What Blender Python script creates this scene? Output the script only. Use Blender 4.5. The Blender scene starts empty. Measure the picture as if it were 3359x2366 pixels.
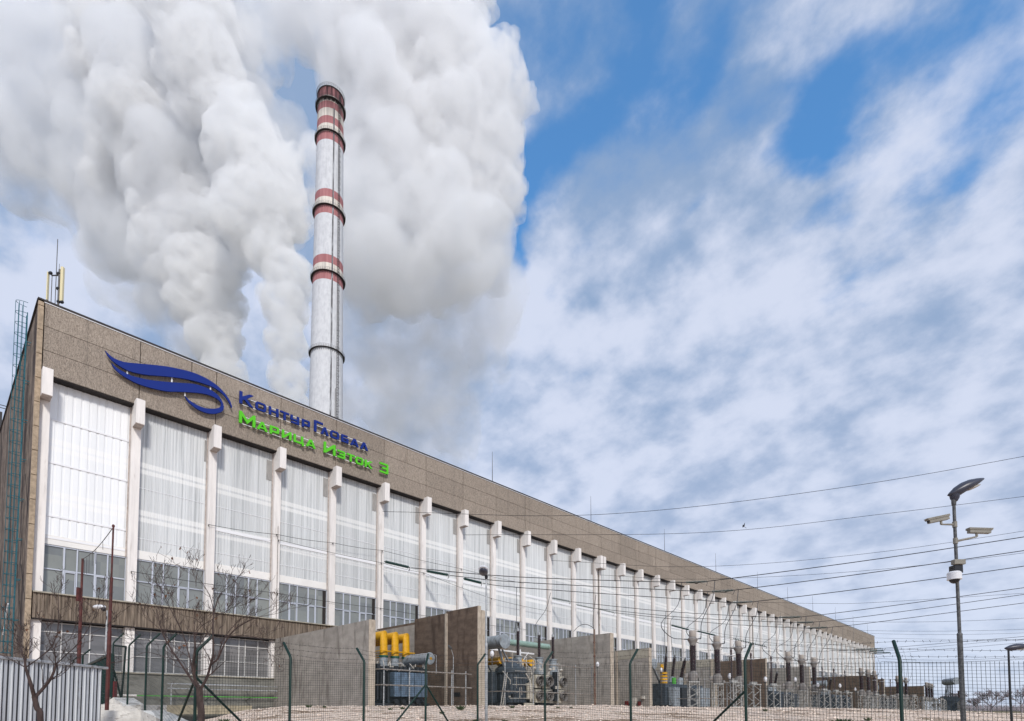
import bpy, bmesh, math, random
from mathutils import Vector, Matrix, noise as mnoise
from mathutils.geometry import tessellate_polygon
random.seed(7)
R = math.radians
sc = bpy.context.scene
C = sc.collection

# ---------------------------------------------------------------- camera, world, sun, exposure
FPX, PIT, ROL, PX, PY = 1864.33, 0.05324, -0.00193, 1669.8, 2234.14   # solved from the photograph (3359 px wide)
ALPHA, FX, FY = 0.80396, -34.268, 41.543                              # heading and corner of the long facade
cd = bpy.data.cameras.new("camera")
cam = bpy.data.objects.new("camera", cd)
C.objects.link(cam)
cd.sensor_width = 36.0
cd.lens = FPX / 3359 * 36
cd.shift_x = (1679.5 - PX) / 3359
cd.shift_y = (PY - 1183) / 3359
cd.clip_start = 0.1
cd.clip_end = 20000
c_, s_ = math.cos(PIT), math.sin(PIT)
rt, up_, fw = Vector((1, 0, 0)), Vector((0, -s_, c_)), Vector((0, c_, s_))
r2 = rt * math.cos(ROL) + up_ * math.sin(ROL)
u2 = up_ * math.cos(ROL) - rt * math.sin(ROL)
EYE = 1.7
cam.matrix_world = Matrix(((r2.x, u2.x, -fw.x, 0), (r2.y, u2.y, -fw.y, 0), (r2.z, u2.z, -fw.z, 0), (0, 0, 0, 1)))
sc.camera = cam
sc.view_settings.view_transform = 'Standard'
sc.view_settings.look = 'None'
sc.view_settings.gamma = 1
sc.view_settings.exposure = 0.12
cy = sc.cycles
cy.use_denoising = True
cy.max_bounces = 14
cy.diffuse_bounces = 3
cy.glossy_bounces = 3
cy.transmission_bounces = 4
cy.volume_bounces = 12
cy.volume_step_rate = 0.25
cy.volume_max_steps = 160
cy.transparent_max_bounces = 24
cy.use_adaptive_sampling = True
cy.adaptive_threshold = 0.02

SUN_EL, SUN_AZ = 36.0, 162.0         # azimuth clockwise from +Y: over the right shoulder
sl = bpy.data.lights.new("sun", 'SUN')
sl.energy = 2.5
sl.angle = R(8)
sl.color = (1.0, 0.95, 0.88)
sun = bpy.data.objects.new("sun", sl)
C.objects.link(sun)
sd = Vector((math.sin(R(SUN_AZ)) * math.cos(R(SUN_EL)), math.cos(R(SUN_AZ)) * math.cos(R(SUN_EL)), math.sin(R(SUN_EL))))
sun.rotation_euler = sd.to_track_quat('Z', 'Y').to_euler()
sun.location = sd * 100


def ray(x, y):
    return fw + r2 * ((x - PX) / FPX) - u2 * ((y - PY) / FPX)


def at(x, y, Y):
    v = ray(x, y)
    return v * (Y / v.y)


class NT:
    """short hand for node trees"""
    def __init__(s, t):
        s.t = t
        t.nodes.clear()

    def n(s, typ, **kw):
        nd = s.t.nodes.new(typ)
        for k, v in kw.items():
            setattr(nd, k, v)
        return nd

    def set(s, sock, v):
        if hasattr(v, 'is_output'):
            s.t.links.new(v, sock)
        else:
            sock.default_value = v

    def math(s, op, a, b=0.0, c=None, clamp=False):
        nd = s.n('ShaderNodeMath', operation=op, use_clamp=clamp)
        s.set(nd.inputs[0], a)
        s.set(nd.inputs[1], b)
        if c is not None:
            s.set(nd.inputs[2], c)
        return nd.outputs[0]

    def noise(s, vec, scale, detail=4, rough=0.55, dist=0.0):
        nd = s.n('ShaderNodeTexNoise')
        s.set(nd.inputs['Vector'], vec)
        nd.inputs['Scale'].default_value = scale
        nd.inputs['Detail'].default_value = detail
        nd.inputs['Roughness'].default_value = rough
        nd.inputs['Distortion'].default_value = dist
        return nd.outputs['Fac']

    def mapping(s, vec, scale=(1, 1, 1), rot=(0, 0, 0), loc=(0, 0, 0)):
        nd = s.n('ShaderNodeMapping')
        s.set(nd.inputs['Vector'], vec)
        nd.inputs['Scale'].default_value = scale
        nd.inputs['Rotation'].default_value = rot
        nd.inputs['Location'].default_value = loc
        return nd.outputs[0]

    def mr(s, v, a, b, c=0.0, d=1.0, smooth=True):
        nd = s.n('ShaderNodeMapRange', interpolation_type='SMOOTHSTEP' if smooth else 'LINEAR')
        s.set(nd.inputs['Value'], v)
        for k, x in zip(('From Min', 'From Max', 'To Min', 'To Max'), (a, b, c, d)):
            nd.inputs[k].default_value = x
        return nd.outputs[0]

    def mix(s, f, a, b, typ='MIX'):
        nd = s.n('ShaderNodeMix', data_type='RGBA', blend_type=typ)
        s.set(nd.inputs[0], f)
        for i, x in ((6, a), (7, b)):
            if isinstance(x, tuple):
                x = (*x, 1) if len(x) == 3 else x
            s.set(nd.inputs[i], x)
        return nd.outputs[2]


# sky: Nishita with a broken layer of stratocumulus on a flat cloud plane
w = bpy.data.worlds.new("World")
sc.world = w
w.use_nodes = True
T = NT(w.node_tree)
sky = T.n('ShaderNodeTexSky', sky_type='NISHITA')
sky.sun_disc = False
sky.sun_elevation = R(SUN_EL)
sky.sun_rotation = R(SUN_AZ)
sky.air_density = 1.0
sky.dust_density = 0.6
sky.ozone_density = 2.5
SKY_S = 0.10
tc = T.n('ShaderNodeTexCoord')
sep = T.n('ShaderNodeSeparateXYZ')
T.set(sep.inputs[0], tc.outputs['Generated'])
dz = T.math('ADD', T.math('MAXIMUM', sep.outputs[2], 0.0), 0.42)
px_ = T.math('DIVIDE', sep.outputs[0], dz)
py_ = T.math('DIVIDE', sep.outputs[1], dz)
cb = T.n('ShaderNodeCombineXYZ')
T.set(cb.inputs[0], px_)
T.set(cb.inputs[1], py_)
P = cb.outputs[0]


def cplane(x, y):
    v = ray(x, y).normalized()
    k = max(v.z, 0) + 0.42
    return v.x / k, v.y / k


def turned(scale, ang=45, loc=(0, 0, 0)):
    return T.mapping(T.mapping(P, (1, 1, 1), (0, 0, R(ang))), scale, (0, 0, 0), loc)


cover = T.noise(turned((0.94, 1.06, 1)), 3.6, 9, 0.56, 0.0)
fine = T.noise(turned((0.96, 1.04, 1), 45, (3, 1, 0)), 13, 7, 0.55, 0.0)
den = T.math('ADD', T.math('MULTIPLY', cover, 0.62), T.math('MULTIPLY', fine, 0.38))
wn_ = T.n('ShaderNodeTexNoise')
T.set(wn_.inputs['Vector'], P)
wn_.inputs['Scale'].default_value = 4.5
wn_.inputs['Detail'].default_value = 5
w1 = T.n('ShaderNodeVectorMath', operation='SUBTRACT')
T.set(w1.inputs[0], wn_.outputs['Color'])
w1.inputs[1].default_value = (.5, .5, .5)
w2 = T.n('ShaderNodeVectorMath', operation='SCALE')
T.set(w2.inputs[0], w1.outputs[0])
w2.inputs['Scale'].default_value = 0.24
w3 = T.n('ShaderNodeVectorMath', operation='ADD')
T.set(w3.inputs[0], P)
T.set(w3.inputs[1], w2.outputs[0])
w4 = T.n('ShaderNodeVectorMath', operation='MULTIPLY')
T.set(w4.inputs[0], w3.outputs[0])
w4.inputs[1].default_value = (1, 1, 0)
PWARP = w4.outputs[0]


def blobs(lst):
    """soft elongated patches: end pixels of the long axis, half width, strength"""
    tot = None
    for (xa, ya, xb, yb, hw, dp) in lst:
        hw *= .8
        a, b = Vector(cplane(xa, ya)), Vector(cplane(xb, yb))
        m, l = (a + b) / 2, (b - a).length / 2 + hw
        ang = math.atan2((b - a).y, (b - a).x)
        nd = T.n('ShaderNodeVectorMath', operation='SUBTRACT')
        T.set(nd.inputs[0], PWARP)
        nd.inputs[1].default_value = (m.x, m.y, 0)
        q = T.n('ShaderNodeVectorRotate', rotation_type='Z_AXIS')
        T.set(q.inputs['Vector'], nd.outputs[0])
        q.inputs['Angle'].default_value = -ang
        sv = T.n('ShaderNodeVectorMath', operation='MULTIPLY')
        T.set(sv.inputs[0], q.outputs[0])
        sv.inputs[1].default_value = (1 / l, 1 / hw, 1)
        ln = T.n('ShaderNodeVectorMath', operation='LENGTH')
        T.set(ln.inputs[0], sv.outputs[0])
        g = T.mr(ln.outputs['Value'], 1.7, 0.0, 0, dp * 1.25)
        tot = g if tot is None else T.math('ADD', tot, g)
    return tot


# openings in the layer
tot = blobs([(1740, 640, 2020, 420, .05, .14), (1690, 760, 1740, 560, .035, .14), (2020, 330, 2130, 20, .035, .12), (2230, 340, 2330, 170, .035, .12), (2560, 620, 2680, 500, .03, .10),
             (3040, 190, 2800, 360, .040, .10), (3120, 60, 3359, 20, .03, .10), (2700, 520, 2560, 640, .03, .13), (3300, 240, 3180, 330, .03, .10), (2300, 730, 2200, 790, .022, .12),
             (1700, 830, 1675, 770, .02, .18), (2840, 640, 2700, 780, .02, .08), (3200, 500, 3040, 640, .03, .08), (60, 560, 30, 420, .06, .01), (1950, 350, 2600, 250, .16, .05), (0, 500, 100, 900, .1, .03)])
closed = blobs([(1300, 900, 1500, 1250, .16, .30), (2900, 60, 2700, 150, .06, .10), (1950, 900, 2500, 900, .10, .08), (300, 850, 380, 950, .05, .10)])
lowz = T.mr(sep.outputs[2], 0.72, 0.28, 0.0, 0.20)      # the layer closes up towards the horizon
dens = T.math('ADD', T.math('SUBTRACT', T.math('ADD', den, lowz), tot), closed)
alpha = T.mr(dens, 0.27, 0.56)
shade = T.noise(turned((0.95, 1.05, 1), 45, (7, 2, 0)), 6.5, 7, 0.52, 0.0)
shade2 = T.math('ADD', T.math('MULTIPLY', shade, 0.55), T.math('MULTIPLY', fine, 0.45))
dk = blobs([(2380, 60, 2560, 430, .13, .10), (2050, 560, 2350, 420, .09, .08), (1900, 1000, 2200, 900, .10, .05), (860, 480, 1000, 250, .10, .16), (1700, 100, 1800, 300, .08, .08), (40, 560, 60, 200, .1, .10), (1350, 950, 1400, 1250, .12, .05)])
lt = blobs([(2700, 700, 3300, 250, .05, .07), (2250, 960, 2450, 880, .05, .10), (2000, 1050, 1750, 1000, .06, .12), (3000, 900, 2700, 1000, .05, .07), (1650, 980, 1800, 900, .04, .10), (50, 900, 300, 1000, .06, .08)])
lit = T.mr(T.math('ADD', T.math('ADD', T.math('SUBTRACT', shade2, dk), T.mr(sep.outputs[2], .34, .04, 0, .05)), lt), 0.34, 0.61)
dark_c = T.mix(T.mr(sep.outputs[2], 0.05, 0.6), (0.44, 0.50, 0.65), (0.27, 0.375, 0.56))
ccol = T.mix(lit, dark_c, (0.63, 0.68, 0.82))
skyc = T.mix(1.0, sky.outputs[0], (SKY_S * 0.62, SKY_S * 1.76, SKY_S * 2.32), 'MULTIPLY')
fin = T.mix(T.math('MULTIPLY', alpha, 0.96), T.mix(.10, skyc, (.5, .62, .85)), ccol)
bg = T.n('ShaderNodeBackground')
T.set(bg.inputs[0], fin)
bg.inputs[1].default_value = 1.0
wo = T.n('ShaderNodeOutputWorld')
T.t.links.new(bg.outputs[0], wo.inputs[0])

# ---------------------------------------------------------------- helpers
DV = Vector((math.cos(ALPHA), math.sin(ALPHA), 0))       # along the facade
NV = Vector((math.sin(ALPHA), -math.cos(ALPHA), 0))      # out of the facade, towards the switchyard
A0 = Vector((FX, FY, 0))


def F(s, e, z):
    return A0 + DV * s + NV * e + Vector((0, 0, z))


def SE(v):
    q = Vector((v.x - FX, v.y - FY, 0))
    return q.dot(DV), q.dot(NV)


def tag(o, label=None, cat=None, group=None, kind=None):
    if label:
        o['label'] = label
    if cat:
        o['category'] = cat
    if group:
        o['group'] = group
    if kind:
        o['kind'] = kind
    return o


def thing(name, loc, label, cat, group=None, rot=0.0):
    o = bpy.data.objects.new(name, None)
    o.empty_display_size = 0.2
    C.objects.link(o)
    o.location = loc
    o.rotation_euler = (0, 0, rot)
    tag(o, label, cat, group)
    o['_b'] = (0.0, 0.0, 0.0)
    return o


def wthing(name, loc, label, cat, group=None):
    """thing whose parts are drawn in world coordinates"""
    o = thing(name, loc, label, cat, group)
    o['_b'] = tuple(loc)
    return o


def fthing(name, s, e, z, label, cat, group=None):
    """thing whose parts are drawn in facade coordinates (s, -e, z)"""
    o = thing(name, F(s, e, z), label, cat, group, ALPHA)
    o['_b'] = (s, -e, z)
    return o


def kids(o):
    return [c for c in bpy.data.objects if c.parent == o]


def copy_tree(o, loc=None, rz=None, label=None, parent=None, tree=None):
    c = o.copy()
    C.objects.link(c)
    if parent:
        c.parent = parent
    if loc is not None:
        c.location = loc
    if rz is not None:
        c.rotation_euler = (0, 0, rz)
    if label:
        c['label'] = label
    for ch in tree[o.name] if tree else kids(o):
        copy_tree(ch, parent=c, tree=tree)
    return c


def treeof(o):
    d = {}
    allc = {}
    for c in bpy.data.objects:
        if c.parent:
            allc.setdefault(c.parent.name, []).append(c)

    def rec(x):
        d[x.name] = allc.get(x.name, [])
        for c in d[x.name]:
            rec(c)
    rec(o)
    return d


class MB:
    def __init__(s):
        s.v, s.f = [], []

    def add(s, vs, fs):
        n = len(s.v)
        s.v += [tuple(v) for v in vs]
        s.f += [tuple(i + n for i in f) for f in fs]
        return s

    def box(s, x0, x1, y0, y1, z0, z1):
        return s.add([(x0, y0, z0), (x1, y0, z0), (x1, y1, z0), (x0, y1, z0), (x0, y0, z1), (x1, y0, z1), (x1, y1, z1), (x0, y1, z1)],
                     [(0, 3, 2, 1), (4, 5, 6, 7), (0, 1, 5, 4), (1, 2, 6, 5), (2, 3, 7, 6), (3, 0, 4, 7)])

    def tube(s, pts, r, n=6, r1=None, cap=True):
        pts = [Vector(p) for p in pts]
        m = len(pts)
        if not hasattr(r, '__len__'):
            r = [r + ((r1 if r1 is not None else r) - r) * i / max(1, m - 1) for i in range(m)]
        base = len(s.v)
        prev = None
        for i, p in enumerate(pts):
            t = (pts[min(i + 1, m - 1)] - pts[max(i - 1, 0)])
            t = t.normalized() if t.length > 1e-9 else Vector((0, 0, 1))
            if prev is None:
                a = Vector((0, 0, 1)) if abs(t.z) < 0.9 else Vector((1, 0, 0))
                u = t.cross(a).normalized()
            else:
                u = (prev - t * prev.dot(t)).normalized()
            prev = u
            v = t.cross(u)
            for k in range(n):
                q = 2 * math.pi * k / n
                s.v.append(tuple(p + (u * math.cos(q) + v * math.sin(q)) * r[i]))
        for i in range(m - 1):
            for k in range(n):
                a, b = base + i * n + k, base + i * n + (k + 1) % n
                s.f.append((a, b, b + n, a + n))
        if cap:
            s.f.append(tuple(base + k for k in range(n))[::-1])
            s.f.append(tuple(base + (m - 1) * n + k for k in range(n)))
        return s

    def bar(s, p0, p1, wd, ht=None):
        """rectangular bar between two points"""
        ht = ht or wd
        p0, p1 = Vector(p0), Vector(p1)
        t = (p1 - p0).normalized()
        a = Vector((0, 0, 1)) if abs(t.z) < 0.95 else Vector((1, 0, 0))
        u = t.cross(a).normalized() * wd / 2
        v = u.cross(t).normalized() * ht / 2
        vs = [p0 - u - v, p0 + u - v, p0 + u + v, p0 - u + v, p1 - u - v, p1 + u - v, p1 + u + v, p1 - u + v]
        return s.add(vs, [(0, 3, 2, 1), (4, 5, 6, 7), (0, 1, 5, 4), (1, 2, 6, 5), (2, 3, 7, 6), (3, 0, 4, 7)])

    def lathe(s, prof, c=(0, 0, 0), n=20, axis=None):
        """prof: (radius, height) list; axis: direction vector (default z)"""
        c = Vector(c)
        ax = Vector(axis).normalized() if axis is not None else Vector((0, 0, 1))
        a = Vector((1, 0, 0)) if abs(ax.x) < 0.9 else Vector((0, 1, 0))
        u = ax.cross(a).normalized()
        v = ax.cross(u)
        b = len(s.v)
        for r, h in prof:
            for k in range(n):
                q = 2 * math.pi * k / n
                s.v.append(tuple(c + ax * h + (u * math.cos(q) + v * math.sin(q)) * max(r, 1e-4)))
        for i in range(len(prof) - 1):
            for k in range(n):
                p, q = b + i * n + k, b + i * n + (k + 1) % n
                s.f.append((p, q, q + n, p + n))
        s.f.append(tuple(b + k for k in range(n))[::-1])
        s.f.append(tuple(b + (len(prof) - 1) * n + k for k in range(n)))
        return s

    def ell(s, c, rx, ry, rz, nu=14, nv=9, m=None):
        b = len(s.v)
        for j in range(nv + 1):
            th = math.pi * j / nv
            for i in range(nu):
                ph = 2 * math.pi * i / nu
                p = Vector((rx * math.sin(th) * math.cos(ph), ry * math.sin(th) * math.sin(ph), rz * math.cos(th)))
                if m:
                    p = m @ p
                s.v.append(tuple(Vector(c) + p))
        for j in range(nv):
            for i in range(nu):
                p, q = b + j * nu + i, b + j * nu + (i + 1) % nu
                s.f.append((p, p + nu, q + nu, q))
        return s

    def prism(s, outer, y0, y1, holes=()):
        """polygon in the x-z plane extruded along y from y0 (front) to y1"""
        loops = [list(outer)] + [list(h) for h in holes]
        flat = [p for l in loops for p in l]
        n = len(flat)
        tris = tessellate_polygon([[Vector((x, z, 0)) for x, z in l] for l in loops])
        vs = [(x, y0, z) for x, z in flat] + [(x, y1, z) for x, z in flat]
        fs = []
        for t in tris:
            fs.append(tuple(t))
            fs.append(tuple(i + n for i in t)[::-1])
        k = 0
        for l in loops:
            for i in range(len(l)):
                a, b = k + i, k + (i + 1) % len(l)
                fs.append((a, b, b + n, a + n))
            k += len(l)
        return s.add(vs, fs)

    def build(s, name, mat, parent=None, smooth=None, bevel=0.0, fix=False):
        me = bpy.data.meshes.new(name)
        b = Vector(parent['_b']) if parent is not None and '_b' in parent else Vector((0, 0, 0))
        me.from_pydata([(x - b.x, y - b.y, z - b.z) for x, y, z in s.v], [], s.f)
        me.materials.append(mat)
        if fix:
            bm = bmesh.new()
            bm.from_mesh(me)
            bmesh.ops.recalc_face_normals(bm, faces=bm.faces)
            bm.to_mesh(me)
            bm.free()
        if smooth:
            for p in me.polygons:
                p.use_smooth = True
            me.set_sharp_from_angle(angle=R(smooth))
        me.update()
        o = bpy.data.objects.new(name, me)
        C.objects.link(o)
        if parent is not None:
            o.parent = parent
            o['_b'] = tuple(b)
        if bevel:
            md = o.modifiers.new('bevel', 'BEVEL')
            md.width = bevel
            md.segments = 2
            md.limit_method = 'ANGLE'
        return o


# ---------------------------------------------------------------- materials
def mat(name, col, rough=0.7, metal=0.0, var=0.0, vs=1.0, stretch=(1, 1, 1), bump=0.0, bs=None, dirt=None, spec=0.4, dscale=(1, 1, 1), dthr=(0.5, 0.7)):
    m = bpy.data.materials.new(name)
    m.use_nodes = True
    t = NT(m.node_tree)
    b = t.n('ShaderNodeBsdfPrincipled')
    o = t.n('ShaderNodeOutputMaterial')
    t.t.links.new(b.outputs[0], o.inputs[0])
    b.inputs['Roughness'].default_value = rough
    b.inputs['Metallic'].default_value = metal
    b.inputs['Specular IOR Level'].default_value = spec
    tc = t.n('ShaderNodeTexCoord')
    obj = tc.outputs['Object']
    c = (*col, 1)
    src = None
    if var:
        n1 = t.noise(t.mapping(obj, stretch), vs, 5, 0.6)
        lo = tuple(x * (1 - var) for x in col)
        hi = tuple(min(1, x * (1 + var)) for x in col)
        src = t.mix(t.mr(n1, 0.3, 0.7), lo, hi)
    if dirt:
        dn = t.noise(t.mapping(obj, dscale), 1.0, 6, 0.65)
        src = t.mix(t.mr(dn, dthr[0], dthr[1], 0, 1), src if src is not None else c, dirt)
    if src is not None:
        t.set(b.inputs['Base Color'], src)
    else:
        b.inputs['Base Color'].default_value = c
    if bump:
        bn = t.noise(t.mapping(obj, stretch), bs or vs * 3, 5, 0.6)
        bp = t.n('ShaderNodeBump')
        bp.inputs['Strength'].default_value = bump
        bp.inputs['Distance'].default_value = 0.05
        t.set(bp.inputs['Height'], bn)
        t.t.links.new(bp.outputs[0], b.inputs['Normal'])
    m['_t'] = name
    return m

M = {}
M['fascia'] = mat('aggregate panel', (0.345, 0.292, 0.242), 0.9, var=0.22, vs=2.2, stretch=(9, 1, 1.6), bump=0.8, bs=4.0, dirt=(0.20, 0.162, 0.132), dscale=(20, 3, 8), dthr=(0.50, 0.60), spec=0.15)
M['band'] = mat('ribbed band concrete', (0.20, 0.16, 0.125), 0.9, var=0.45, vs=1.6, stretch=(6, 1, 0.35), bump=0.8, bs=5, dirt=(0.07, 0.05, 0.04), dscale=(9, 1, 0.4), dthr=(0.5, 0.68), spec=0.2)
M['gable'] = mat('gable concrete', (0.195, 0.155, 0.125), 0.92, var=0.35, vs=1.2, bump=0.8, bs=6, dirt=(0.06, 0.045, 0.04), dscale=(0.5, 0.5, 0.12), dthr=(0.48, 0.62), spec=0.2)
M['quoin'] = mat('quoin concrete', (0.36, 0.28, 0.20), 0.9, var=0.25, vs=3, bump=0.4)
M['coping'] = mat('dark coping', (0.03, 0.025, 0.025), 0.6)
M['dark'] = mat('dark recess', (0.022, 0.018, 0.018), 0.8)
M['white_conc'] = mat('white painted concrete', (0.80, 0.76, 0.73), 0.75, var=0.06, vs=1.5, stretch=(2, 2, .3), dirt=(0.55, 0.50, 0.46), dscale=(3, 3, 0.35), dthr=(0.56, 0.78), bump=0.1)
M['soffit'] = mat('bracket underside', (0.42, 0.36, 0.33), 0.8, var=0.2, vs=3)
M['sheet'] = mat('translucent cladding sheet', (0.655, 0.67, 0.675), 0.38, var=0.10, vs=1.0, stretch=(3.5, 1, 0.06), dirt=(0.44, 0.455, 0.46), dscale=(7, 1, 0.07), dthr=(0.46, 0.66), spec=0.5)
M['sheet_new'] = mat('new clear cladding sheet', (0.84, 0.85, 0.86), 0.3, var=0.04, vs=0.6, stretch=(2.5, 1, 0.05), spec=0.5)
for k_ in ('sheet', 'sheet_new'):
    # girders seen through the sheets, painted in as two pairs of paler bands
    t = NT.__new__(NT)
    t.t = M[k_].node_tree
    bs_ = [n for n in t.t.nodes if n.type == 'BSDF_PRINCIPLED'][0]
    src_ = bs_.inputs['Base Color'].links[0].from_socket
    tcn = [n for n in t.t.nodes if n.type == 'TEX_COORD'][0]
    sp_ = t.n('ShaderNodeSeparateXYZ')
    t.set(sp_.inputs[0], tcn.outputs['Object'])
    tot_ = None
    for z0_, z1_ in ((20.72, 21.10), (20.18, 20.50), (16.60, 17.0), (16.05, 16.38)):
        g_ = t.math('MULTIPLY', t.mr(sp_.outputs[2], z0_ - .09, z0_ + .05), t.mr(sp_.outputs[2], z1_ + .09, z1_ - .05))
        tot_ = g_ if tot_ is None else t.math('ADD', tot_, g_)
    t.set(bs_.inputs['Base Color'], t.mix(t.math('MULTIPLY', tot_, .55), src_, (0.90, 0.89, 0.87)))
M['sheet_low'] = mat('cladding foot strip', (0.78, 0.76, 0.73), 0.5, var=0.05, vs=1)
M['white_metal'] = mat('white painted steel', (0.80, 0.80, 0.82), 0.45)
M['alu'] = mat('grey window frame', (0.50, 0.53, 0.60), 0.4)
M['glass'] = mat('window glass', (0.17, 0.185, 0.185), 0.10, var=0.25, vs=0.35, spec=0.8)
M['glass_low'] = mat('lower window glass', (0.16, 0.155, 0.16), 0.12, var=0.5, vs=0.5, stretch=(.3, 1, 2.5), spec=0.7)
for k_, sc_x, sc_z, cols in (('glass', .80, .55, ((0.15, 0.16, 0.165), (0.27, 0.28, 0.25))), ('glass_low', .72, .8, ((0.10, 0.10, 0.105), (0.24, 0.235, 0.235)))):
    t = NT.__new__(NT)
    t.t = M[k_].node_tree
    bs_ = [n for n in t.t.nodes if n.type == 'BSDF_PRINCIPLED'][0]
    tcn = [n for n in t.t.nodes if n.type == 'TEX_COORD'][0]
    src_ = bs_.inputs['Base Color'].links[0].from_socket
    sn = t.n('ShaderNodeVectorMath', operation='FLOOR')
    t.set(sn.inputs[0], t.mapping(tcn.outputs['Object'], (sc_x, 0, sc_z), loc=(.1, 0, .35)))
    wn = t.n('ShaderNodeTexWhiteNoise')
    t.set(wn.inputs['Vector'], sn.outputs[0])
    t.set(bs_.inputs['Base Color'], t.mix(.6, src_, t.mix(wn.outputs['Value'], *cols)))
M['base'] = mat('grey rendered base', (0.20, 0.195, 0.175), 0.85, var=0.2, vs=0.8, dirt=(0.12, 0.115, 0.10), dscale=(.6, 1, 1.5), bump=0.2)
M['conc'] = mat('grey firewall concrete', (0.32, 0.295, 0.265), 0.9, var=0.14, vs=0.9, stretch=(1, 1, 2), bump=0.3, bs=14, dirt=(0.19, 0.17, 0.15), dscale=(1.6, 1.6, 0.35), dthr=(0.5, 0.7), spec=0.2)
M['conc_br'] = mat('brown firewall concrete', (0.13, 0.096, 0.074), 0.9, var=0.2, vs=0.9, stretch=(1, 1, 2.5), bump=0.3, bs=14, dirt=(0.07, 0.05, 0.04), dscale=(1.2, 1.2, 0.3), dthr=(0.5, 0.7), spec=0.2)
M['conc_end'] = mat('pale concrete edge', (0.42, 0.36, 0.29), 0.9, var=0.15, vs=2, bump=0.2, dirt=(0.25, 0.2, 0.16), dscale=(2, 2, .5))
M['conc_lt'] = mat('light concrete band', (0.36, 0.33, 0.27), 0.9, var=0.12, vs=1.5, bump=0.2, dirt=(0.2, 0.18, 0.15), dscale=(2, 2, .3), dthr=(0.5, 0.75))
M['blue_sign'] = mat('blue sign enamel', (0.012, 0.030, 0.20), 0.6, spec=0.12)
M['green_sign'] = mat('green sign enamel', (0.10, 0.52, 0.025), 0.6, spec=0.15)
M['teal'] = mat('teal ladder paint', (0.015, 0.13, 0.17), 0.5)
M['cream'] = mat('cream antenna cover', (0.72, 0.64, 0.40), 0.5)
M['dsteel'] = mat('dark steel', (0.05, 0.045, 0.045), 0.5, var=0.3, vs=8)
M['wire'] = mat('black cable', (0.012, 0.011, 0.011), 0.5)
M['green_post'] = mat('dark green post coating', (0.003, 0.022, 0.017), 0.45, spec=0.3)
M['mesh'] = mat('green mesh wire', (0.012, 0.02, 0.018), 0.5)
M['galv'] = mat('galvanised steel', (0.42, 0.43, 0.44), 0.45, metal=0.5, var=0.25, vs=6, dirt=(0.22, 0.20, 0.17), dscale=(4, 4, 1), dthr=(0.5, .75))
M['galv_dk'] = mat('weathered steel pole', (0.09, 0.092, 0.095), 0.6, metal=0.3, var=0.4, vs=14)
M['pipe'] = mat('dull pipe', (0.30, 0.27, 0.24), 0.55, metal=0.3, var=0.3, vs=5, dirt=(0.2, 0.09, 0.04), dscale=(3, 3, 3), dthr=(0.55, 0.7))
M['rust'] = mat('red oxide steel', (0.075, 0.016, 0.013), 0.6, var=0.35, vs=5, dirt=(0.22, 0.07, 0.02), dscale=(3, 3, 2), dthr=(0.58, 0.75))
M['porc'] = mat('brown porcelain', (0.035, 0.010, 0.009), 0.15, spec=0.7)
M['glass_ins'] = mat('green glass insulator', (0.02, 0.055, 0.045), 0.12, spec=0.8)
M['grey_eq'] = mat('grey equipment paint', (0.50, 0.47, 0.42), 0.6, var=0.12, vs=4, dirt=(0.3, 0.24, 0.18), dscale=(4, 4, 2))
M['ct_grey'] = mat('column grey paint', (0.21, 0.195, 0.185), 0.6, var=0.15, vs=4, dirt=(0.16, 0.13, 0.11), dscale=(4, 4, 2))
M['cap_grey'] = mat('column cap', (0.34, 0.30, 0.265), 0.6, var=0.1, vs=4, stretch=(4, 4, .5))
M['lattice'] = mat('weathered lattice steel', (0.33, 0.325, 0.31), 0.6, var=0.25, vs=5)
M['cam_grey'] = mat('camera housing', (0.22, 0.205, 0.175), .5, var=.1, vs=8)
M['frame_w'] = mat('weathered white frame', (0.60, 0.59, 0.58), .5)
M['tblue'] = mat('transformer blue grey', (0.050, 0.064, 0.080), 0.5, var=0.25, vs=2.5, dirt=(0.025, 0.03, 0.035), dscale=(2, 2, 2), dthr=(0.5, .72))
M['tpanel'] = mat('radiator blue', (0.10, 0.15, 0.215), 0.5, var=0.2, vs=2.5, dirt=(0.05, 0.06, 0.08), dscale=(3, 3, 1), dthr=(0.5, .72))
M['rib_shade'] = mat('painted rib shade', (0.03, 0.03, 0.035), .8)
M['tgrey'] = mat('transformer light grey', (0.25, 0.28, 0.305), 0.5, var=0.2, vs=2.5, dirt=(0.09, 0.08, 0.07), dscale=(3, 3, 1.2), dthr=(0.52, .75))
M['tdark'] = mat('transformer dark steel', (0.02, 0.024, 0.03), 0.6, var=0.3, vs=4)
M['yellow'] = mat('yellow duct paint', (0.62, 0.32, 0.008), 0.5, var=0.18, vs=2, dirt=(0.20, 0.09, 0.01), dscale=(4, 4, 2), dthr=(0.6, .8))
M['seagreen'] = mat('pale green duct paint', (0.25, 0.36, 0.31), 0.5, var=0.1, vs=2, dirt=(0.14, 0.15, 0.12), dscale=(3, 3, 3), dthr=(0.55, .75))
M['ringgreen'] = mat('dark green flange', (0.01, 0.09, 0.06), 0.5)
M['pipe_green'] = mat('bright green pipe', (0.08, 0.38, 0.05), 0.5)
M['globe'] = mat('white lamp globe', (0.66, 0.66, 0.68), 0.3)
M['beige'] = mat('beige plastic housing', (0.46, 0.42, 0.34), 0.5, var=0.1, vs=6)
M['black_pl'] = mat('black plastic', (0.018, 0.018, 0.022), 0.35)
M['corr'] = mat('corrugated galvanised sheet', (0.56, 0.58, 0.60), 0.55, var=0.1, vs=1.4, stretch=(1, 1, .3), dirt=(0.38, 0.37, 0.35), dscale=(6, 6, 1.2), dthr=(.55, .75))
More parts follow.
